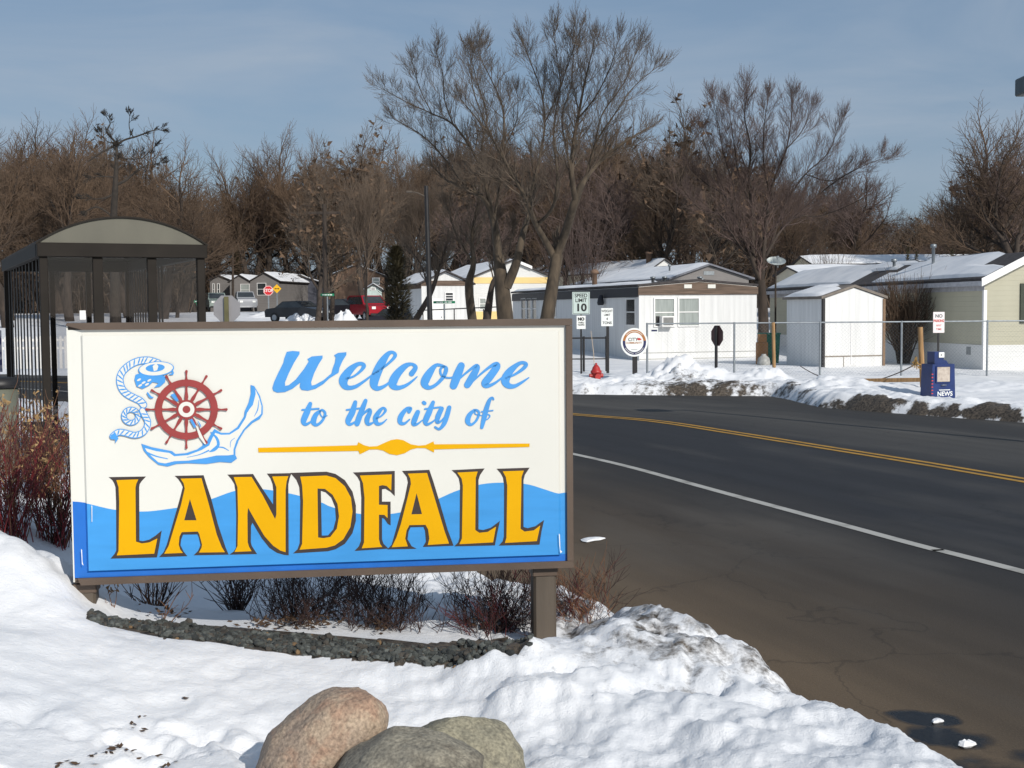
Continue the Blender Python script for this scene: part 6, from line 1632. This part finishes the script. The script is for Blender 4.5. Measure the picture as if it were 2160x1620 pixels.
def proto_tree(seed, H, trunk_frac, r, kids, spread, maxl=4, up=0.05, wig=0.14, leafp=0.0, minr=0.0095, lean=(0,0), mats=('bark_dark','twig_far')):
    R = random.Random(seed); tr = MB(); cr = MB(); lf = MB()
    grow(tr, cr, Vector((0,0,-0.3)), Vector((lean[0], lean[1], 1)).normalized(), H*trunk_frac, r, 0, maxl, R, up, wig, spread, kids, minr, lf, leafp, 0.45)
    zs = sorted(v[2] for v in cr.v); top = zs[int(len(zs)*0.997)]
    return tr, cr, lf, top, mats
MT['old_bark'] = mat('old_dark_bark', lin((48,42,36)), 0.9, 0, 0.3, 5)
PROTO = []
def make_proto(*a, **k):
    tr, cr, lf, top, mats = proto_tree(*a, **k)
    me_t = tr.build('trunk', MT[mats[0]]); me_c = cr.build('crown', MT[mats[1]])
    ml = lf.build('dry_leaves', MT['rust_leaf']) if lf.v else None
    PROTO.append((me_t.data, me_c.data, ml.data if ml else None, top))
    for o in (me_t, me_c, ml):
        if o: bpy.data.objects.remove(o)
K0 = (0,7,7,6,6)
make_proto(1, 16, 0.46, 0.30, K0, (20,46))                                               # 0 spreading elm
make_proto(2, 16, 0.50, 0.26, K0, (16,38), up=0.08)                                      # 1 upright
make_proto(3, 16, 0.40, 0.32, K0, (26,54), up=0.08)                                      # 2 broad
make_proto(4, 16, 0.48, 0.24, K0, (18,42), leafp=0.05, mats=('bark_dark','twig_far2'))   # 3 some rust leaves
make_proto(5, 16, 0.42, 0.28, K0, (22,50), leafp=0.12, mats=('bark_dark','twig_brown'))  # 4 rusty oak
make_proto(6, 16, 0.55, 0.22, K0, (14,34), up=0.14, mats=('bark_dark','twig_far2'))      # 5 narrow
make_proto(7, 16, 0.45, 0.30, (0,7,7,6,5), (24,52), wig=0.19, mats=('bark_dark','twig_red')) # 6 twisty reddish

def put_tree(label, x, y, ztop, v, R, group=None, name='bare_tree', wide=1.0):
    me_t, me_c, ml, top = PROTO[v]
    z = gz(x, y); s = max(2.0, ztop - z)/top
    rt = empty(name, (x, y, z), R.uniform(0, 6.28), label, 'tree', group)
    k = s**0.0
    for nm, me in (('trunk', me_t), ('crown', me_c), ('dry_leaves', ml)):
        if me is None: continue
        o = bpy.data.objects.new(nm, me); COL.objects.link(o); o.parent = rt; o.scale = (s*wide, s*wide, s)
    return rt
RT_ = random.Random(21)
def tree_px(label, px, ytop, Y, v, group=None, wide=1.0, name='bare_tree'):
    x = (px-1080)/2700*Y
    ztop = 2.2 + (hz(px)-ytop)/2700*Y
    return put_tree(label, x, Y, ztop, v, RT_, group, name, wide)

# single trees one can pick out
tree_px('slim pale barked tree standing behind the sign, just right of the red car', 768, 330, 62, 5, wide=0.7)
tree_px('rust leaved tree with brown trunk left of the green street name sign', 674, 372, 74, 4)
tree_px('bare tree leaning beside the green street name sign', 700, 345, 80, 3)
tree_px('broad bare tree filling the left edge of the sky', 20, 300, 84, 2, wide=1.2)
tree_px('tall bare tree left of the twisted dark tree', 150, 262, 92, 0, wide=1.1)
tree_px('rounded brown tree right of the twisted dark tree', 345, 322, 96, 2, wide=1.1)
tree_px('bare tree rising from the dip in the tree line right of the shelter', 516, 322, 150, 0)
tree_px('feathery topped tree with bright twigs above the grey homes', 580, 268, 152, 0)
tree_px('upright bare tree between the feathery tree and the big tree', 706, 282, 146, 1)
tree_px('bare tree with orange brown leaves left of the big tree', 770, 262, 98, 3)
tree_px('rust tinged tree right behind the big tree crown', 1395, 212, 96, 3, wide=1.1)
tree_px('bare tree between the big tree and the reddish tree', 1455, 300, 92, 4)
tree_px('grey brown tree on the slope of the tree line, right of the reddish tree', 1800, 352, 112, 6)
tree_px('bare tree beside the gap in the tree line', 2010, 318, 98, 1)
tree_px('rough twigged tree near the right edge under the lamp head', 2085, 268, 84, 6)
tree_px('tall dark bare tree cut by the right edge', 2165, 215, 80, 2, wide=1.1)
# dense tree line
PROF = [(-400,250),(0,262),(140,255),(230,262),(330,305),(400,360),(430,385),(470,352),(520,330),(600,300),(700,300),(800,290),(900,270),(1000,285),(1200,262),(1400,262),(1480,268),(1560,300),(1700,330),(1800,350),(1860,398),(1900,428),(1950,432),(1990,396),(2050,350),(2160,300),(2500,260)]
GL = {0:('bare brown tree in the crowded tree line behind the homes','trees of the tree line'),
      1:('bare upright grey brown tree in the crowded tree line behind the homes','upright trees of the tree line'),
      2:('tree with clinging rust coloured leaves in the crowded tree line behind the homes','rust coloured trees of the tree line')}
for row, (Y, step, drop) in enumerate(((100, 118, 62), (114, 84, 36), (130, 72, 12), (150, 66, 0), (172, 62, 4))):
    px = -330 + row*23
    while px < 2480:
        pj = px + RT_.uniform(-22, 22)
        yt = max(float(np.interp(pj+o_, [a for a, b in PROF], [b for a, b in PROF])) for o_ in (-75, -35, 0, 35, 75)) + drop*RT_.uniform(0.5, 2.0) + RT_.uniform(-6, 26)
        if Y < 147 and 395 < pj < 845: px += step; continue
        v = RT_.choice((0, 2, 6, 0, 2, 5, 3, 4, 2))
        lb, gr = GL[2] if v in (3, 4) else (GL[1] if v in (1, 5) else GL[0])
        tree_px(lb, pj, yt, Y + RT_.uniform(-5, 5), v, gr, wide=1.25)
        px += step
# lower woodland thicket that closes the foot of the tree line
R = random.Random(77); th_ = MB()
for i in range(5200):
    Y = R.uniform(112, 190); px = R.uniform(-350, 2500)
    if 400 < px < 840: Y = R.uniform(150, 190)
    x = (px-1080)/2700*Y
    z = 2.2 + (0 if Y < 150 else 13*((Y-150)/270)**2*1.2); h = R.uniform(2.5, 8.5); d = Vector((R.gauss(0,.22), R.gauss(0,.15), 1)).normalized()
    p = Vector((x, Y, z-0.4)); m = R.randrange(3)
    pts = [p, p+d*h*0.5, p+(d+Vector((R.gauss(0,.15),0,0)))*h]
    th_.tube(pts, [0.06, 0.045, 0.012], 3, m, cap=False)
    for _ in range(5):
        q = pts[0].lerp(pts[2], R.uniform(0.25, 0.95)); e = Vector((R.gauss(0,.7), R.gauss(0,.5), R.uniform(0.1,1))).normalized()*h*R.uniform(0.15,0.4)
        th_.tube([q, q+e*0.6, q+e+Vector((0,0,0.15*h*0.3))], [0.03, 0.02, 0.01], 3, m, cap=False)
tag(th_.build('woodland_undergrowth', [MT['twig_far'], MT['twig_far2'], mat('twig_dim', lin((60,50,45)), 0.9, 0, 0.3, 0.3)]), kind='stuff')

# ---- traced trees
def traced(label, limbs, zf, Y0, rootpx, seed, mats, twig_len, name='bare_tree', side=(9, 2), dens=1.0, minr=0.0046, up=0.10, depth_amp=3.2, spread=(22,50), fan=5, wsc=1.0):
    """limbs: (x, y, width) polylines in the zoom frame zf; carried into depth by a smooth offset"""
    R = random.Random(seed); k = 2700/Y0
    def P(x, y):
        px, py = zf(x, y)
        base_y = rootpx[1]
        u = max(0, (base_y-py)/500)
        dY = depth_amp*u*float(vnoise(np.array(px*0.009+seed*3.1), np.array(py*0.006+7.7))-0.5)*2
        return at(px, py, Y0 + dY)
    b = P(*limbs[0][0][:2]); bz = gz(b.x, b.y); base = Vector((b.x, b.y, bz))
    tr = MB(); cr = MB()
    sc = zf(1, 0)[0] - zf(0, 0)[0]
    for li, limb in enumerate(limbs):
        q = smooth_poly(limb, 5)
        pts = [P(x, y) - base for x, y, w_ in q]; rad = [max(minr, w_*wsc*(0.62+0.38*min(1, w_/34))*sc/k/2) for x, y, w_ in q]
        if li == 0 or limb[0][1] > 1500: 
            pts.insert(0, Vector((pts[0].x*1.0, pts[0].y, min(-0.3, pts[0].z-0.3)))); rad.insert(0, rad[0]*1.25)
        tr.tube(pts, rad, 8 if rad[0] > 0.08 else 6, 0, cap=False)
        n = len(pts); tot = sum((pts[i+1]-pts[i]).length for i in range(n-1))
        r0 = rad[0]
        # side shoots along thin part of the limb
        nshoot = int(tot*side[1]*dens); az = R.uniform(0, 6.28)
        for s in range(nshoot):
            t = 0.12 + 0.88*(s+R.random())/max(1, nshoot); i = min(n-2, int(t*(n-1)))
            if rad[i] > side[0]/100.0: continue
            d = (pts[i+1]-pts[i]).normalized(); az += 2.4
            dd = rot_about(d, math.radians(R.uniform(25, 60)), az); dd = (dd + Vector((0,0,0.25))).normalized()
            L = twig_len*R.uniform(0.6, 1.15)*(1.15-0.45*t)
            grow(cr, cr, pts[i].lerp(pts[i+1], R.random()), dd, L, max(minr*1.3, rad[i]*0.45), 2, 4, R, up, 0.10, (15,42), (0,0,0,6,5), minr)
        d = (pts[-1]-pts[-2]).normalized()
        for _ in range(fan):
            grow(cr, cr, pts[-1], rot_about(d, math.radians(R.uniform(2, 30)), R.uniform(0, 6.28)), twig_len*R.uniform(0.5, 0.72), max(minr*1.3, rad[-1]*0.7), 2, 4, R, up, 0.09, (12,36), (0,0,0,5,5), minr)
    rt = empty(name, base, 0, label, 'tree')
    tr.build('trunk', MT[mats[0]], rt); cr.build('crown', MT[mats[1]], rt)
    return rt
Z8 = lambda x, y: (760+x/2.3143, y/2.3143)
big = [
 [(905,1600,70),(940,1380,60),(962,1245,58)],
 [(962,1245,44),(1010,1110,42),(1050,980,38),(1100,870,28),(1200,760,20),(1310,680,14),(1400,630,9)],
 [(1050,980,30),(1032,850,27),(1040,700,22),(1062,580,18),(1090,430,13),(1120,300,8),(1140,220,6)],
 [(952,1265,38),(900,1170,32),(850,1080,28),(800,950,24),(740,850,20),(692,760,18),(640,670,14),(570,580,10),(510,510,7)],
 [(692,760,16),(702,600,14),(688,500,11),(640,390,8),(590,290,6)],
 [(860,1100,22),(940,1010,18),(962,850,15),(945,700,13),(952,560,11),(978,420,8),(960,280,6),(945,180,5)],
 [(820,1000,16),(880,750,14),(900,600,12),(884,450,9),(830,300,7),(800,220,5)],
 [(1032,850,16),(1000,700,13),(985,560,10),(1030,420,8),(1040,260,6)],
 [(1062,580,12),(1150,470,10),(1220,330,7),(1250,230,5)],
 [(1100,870,16),(1150,700,13),(1240,560,10),(1330,430,8),(1420,350,5)],
 [(1150,700,10),(1180,560,9),(1290,400,7),(1340,270,5)],
 [(640,670,10),(560,470,8),(540,330,6),(560,240,5)],
 [(900,600,9),(960,470,7),(1010,330,6),(1060,180,5)],
 [(780,920,12),(700,880,10),(620,860,8),(540,840,6)],
]
traced('biggest bare tree, forked low, in front of the white home', big, Z8, 47.0, (1160, 670), 5, ('bark','twig_brown'), 1.1, side=(10, 4.6), fan=4)
treeB = [
 [(712,1600,80),(692,1400,72),(670,1210,44),(652,1080,36),(602,970,27),(525,925,21),(430,885,15),(370,830,10)],
 [(712,1400,54),(760,1290,42),(792,1150,32),(830,1020,22),(850,900,14),(836,780,9)],
 [(652,1080,24),(610,900,20),(560,760,16),(455,610,12),(350,555,9),(230,500,7),(120,440,5)],
 [(455,610,10),(412,490,9),(402,360,7),(370,260,5)],
 [(605,900,14),(592,720,12),(618,570,10),(570,400,7),(540,280,5)],
 [(525,925,14),(400,760,11),(300,660,8),(180,590,6)],
 [(350,555,8),(290,430,6),(260,320,5)],
 [(652,1080,16),(680,900,12),(690,760,9),(760,600,7),(770,480,5)],
]
traced('mossy trunked multi stemmed tree, left neighbour of the biggest tree', treeB, Z8, 49.0, (1060, 670), 9, ('bark','twig_brown'), 1.05, side=(10, 4.8), fan=4)
traced('slim curved bare tree left of the mossy multi stemmed tree', [[(552,1600,46),(530,1400,40),(552,1290,28),(545,1150,20),(572,1000,14),(592,860,9)], [(552,1290,16),(470,1150,12),(430,1030,8)], [(545,1150,12),(620,1040,9),(660,940,6)]], Z8, 54.0, (995, 670), 13, ('bark','twig_brown'), 0.95, side=(11, 4.0), fan=6)
traced('dark bare stem between the slim curved tree and the mossy tree', [[(612,1600,44),(642,1400,28),(668,1325,20),(640,1200,14),(655,1090,9)], [(668,1325,14),(720,1240,10),(740,1150,7)]], Z8, 51.0, (1022, 670), 14, ('bark_dark','twig_brown'), 0.9, side=(11, 4.0), fan=6)
traced('small dark tree leaning right across the white home', [[(246,1600,34),(340,1440,26),(392,1290,18),(420,1200,9)], [(340,1440,14),(300,1300,10),(250,1230,6)], [(392,1290,12),(470,1240,8),(520,1180,5)]], Z8, 56.0, (885, 670), 15, ('bark_dark','twig_brown'), 0.9, side=(11, 4.0), fan=6)
Z6 = lambda x, y: (1400+x/2.8421, 100+y/2.8421)
red = [
 [(598,1640,62),(590,1500,58),(575,1390,56)],
 [(575,1390,34),(520,1250,28),(445,1060,22),(382,905,16),(260,820,11),(175,745,7)],
 [(535,1290,26),(532,1000,22),(512,800,18),(520,600,14),(485,420,9),(500,280,6)],
 [(585,1400,36),(602,1200,28),(622,1000,22),(662,800,17),(735,610,12),(765,430,8),(775,330,5)],
 [(612,1250,24),(700,1100,19),(800,1005,15),(905,905,12),(1050,790,9),(1230,695,6),(1340,665,4)],
 [(560,1320,22),(430,1150,17),(340,1005,12),(225,975,8),(150,900,5)],
 [(650,1170,18),(722,950,14),(850,760,11),(980,640,8),(1050,470,5)],
 [(445,1060,14),(420,850,11),(360,640,8),(330,470,6),(300,340,4)],
 [(530,960,14),(450,760,11),(420,560,8),(390,380,5)],
 [(640,900,14),(600,700,11),(600,500,8),(620,340,5)],
 [(735,610,10),(830,500,8),(880,380,5)],
 [(800,1005,11),(930,1010,8),(1080,960,6),(1200,900,4)],
 [(382,905,10),(270,640,7),(220,500,5)],
 [(850,760,9),(1000,800,7),(1130,740,5)],
]
traced('rounded reddish bare tree right of the white single-wide home', red, Z6, 57.0, (1608, 670), 25, ('bark_dark','twig_red'), 1.05, side=(12, 7.0), up=0.10, fan=4)
Z7 = lambda x, y: (x/2.842, 212+y/2.842)
tw = [
 [(690,1200,60),(686,900,46),(682,700,40),(690,540,34),(698,380,24),(702,300,18)],
 [(700,320,18),(690,250,16),(640,190,12),(660,140,9),(640,100,6)],
 [(530,365,9),(610,310,13),(690,268,16),(750,235,14),(820,215,12),(900,185,9),(950,175,6)],
 [(800,222,10),(775,160,8),(778,95,5)],
 [(690,510,20),(750,480,18),(800,440,15),(850,400,11),(950,375,7)],
 [(688,560,14),(640,580,12),(590,590,9),(510,590,6)],
 [(700,330,12),(760,350,10),(850,345,8),(880,320,6),(920,285,4)],
 [(690,250,9),(650,250,8),(600,205,5)],
 [(682,700,16),(590,640,12),(520,660,7)],
 [(690,460,12),(620,455,9),(560,460,6)],
]
traced('twisted dark old tree rising above the bus shelter roof', tw, Z7, 76.0, (240, 600), 31, ('old_bark','old_bark'), 0.62, side=(16, 1.1), minr=0.014, fan=3, wsc=1.05, up=0.02, spread=(30,65))

# shrubby tree against the green home and other evergreens
def bush_tree(label, px, pyb, pyt, Y, n, seed, mats, spread):
    p = at(px, pyb, Y); z = gz(p.x, p.y); h = at(px, pyt, Y).z - z
    R = random.Random(seed); tr = MB(); cr = MB()
    for i in range(n):
        a = R.uniform(0, 6.28); d = Vector((math.cos(a)*spread*R.random(), math.sin(a)*spread*R.random(), 1)).normalized()
        grow(tr, cr, Vector((math.cos(a)*0.15, math.sin(a)*0.15, -0.2)), d, h*R.uniform(0.5, 0.72), 0.04, 1, 3, R, 0.06, 0.09, (15,35), (0,0,6,4), 0.007)
    rt = empty('multi_stem_tree', (p.x, p.y, z), 0, label, 'tree'); tr.build('trunk', MT[mats[0]], rt); cr.build('crown', MT[mats[1]], rt)
bush_tree('narrow dark multi stemmed shrub tree between the shed and the green home', 1905, 772, 592, 46.3, 46, 3, ('bark_dark','twig_far'), 0.16)
bush_tree('thin pinkish brush tree behind the biggest tree', 1225, 700, 440, 80, 16, 6, ('bark_dark','twig_red'), 0.35)
bush_tree('low bare brush beside the snowy roofs at the right', 1760, 640, 520, 82, 16, 8, ('bark_dark','twig_far2'), 0.6)

def evergreen(label, px, pyb, pyt, wpx, Y, seed, shape='column', name='evergreen_tree', n=2600, fs=1.0):
    p = at(px, pyb, Y); z = gz(p.x, p.y); h = at(px, pyt, Y).z - z; r0 = wpx/2/2700*Y
    R = random.Random(seed); lf = MB(); tr = MB()
    tr.tube([Vector((0,0,-0.3)), Vector((0,0,h*0.9))], [0.09, 0.02], 6)
    for i in range(n):
        t = R.random()**0.8
        prof = (0.55+0.9*t)*(1-t)**0.55*1.25 if shape == 'column' else (1-t)*1.05+0.04
        a = R.uniform(0, 6.28); rr = r0*prof*R.uniform(0.25, 1.05)*(1+0.25*math.sin(a*3+t*9))
        c = Vector((rr*math.cos(a), rr*math.sin(a), h*(0.03+0.97*t)))
        o = Vector((math.cos(a), math.sin(a), R.uniform(0.1,0.9))).normalized(); w = o.cross(Vector((0,0,1))).normalized()
        L = R.uniform(0.10,0.28)*fs*h/5; lf.add([c - w*L*0.25, c + o*L, c + w*L*0.25, c - o*L*0.3], [(0,1,2,3)])
    rt = empty(name, (p.x, p.y, z), 0, label, 'tree'); tr.build('trunk', MT['bark_dark'], rt); lf.build('crown', MT['evergreen'], rt)
evergreen('dark olive evergreen standing left of the white home', 838, 695, 520, 74, 66, 4, n=5000)
evergreen('narrow dark evergreen shrub poking above the snowy roofs, first of three', 1914, 640, 522, 20, 70, 5, n=900, fs=0.6)
evergreen('shorter narrow evergreen in the middle of the three by the roof pipe', 1932, 640, 532, 18, 70, 6, n=900, fs=0.6)
evergreen('rounded dark evergreen right of the roof vent pipe', 2008, 640, 528, 24, 72, 7, n=1100, fs=0.6)
evergreen('dark spruce standing in the tree line above the white home', 1345, 660, 470, 90, 106, 8, 'cone', n=3500)
evergreen('dim low spruce behind the roofs of the small grey homes', 500, 660, 520, 60, 146, 9, 'cone', n=2500)
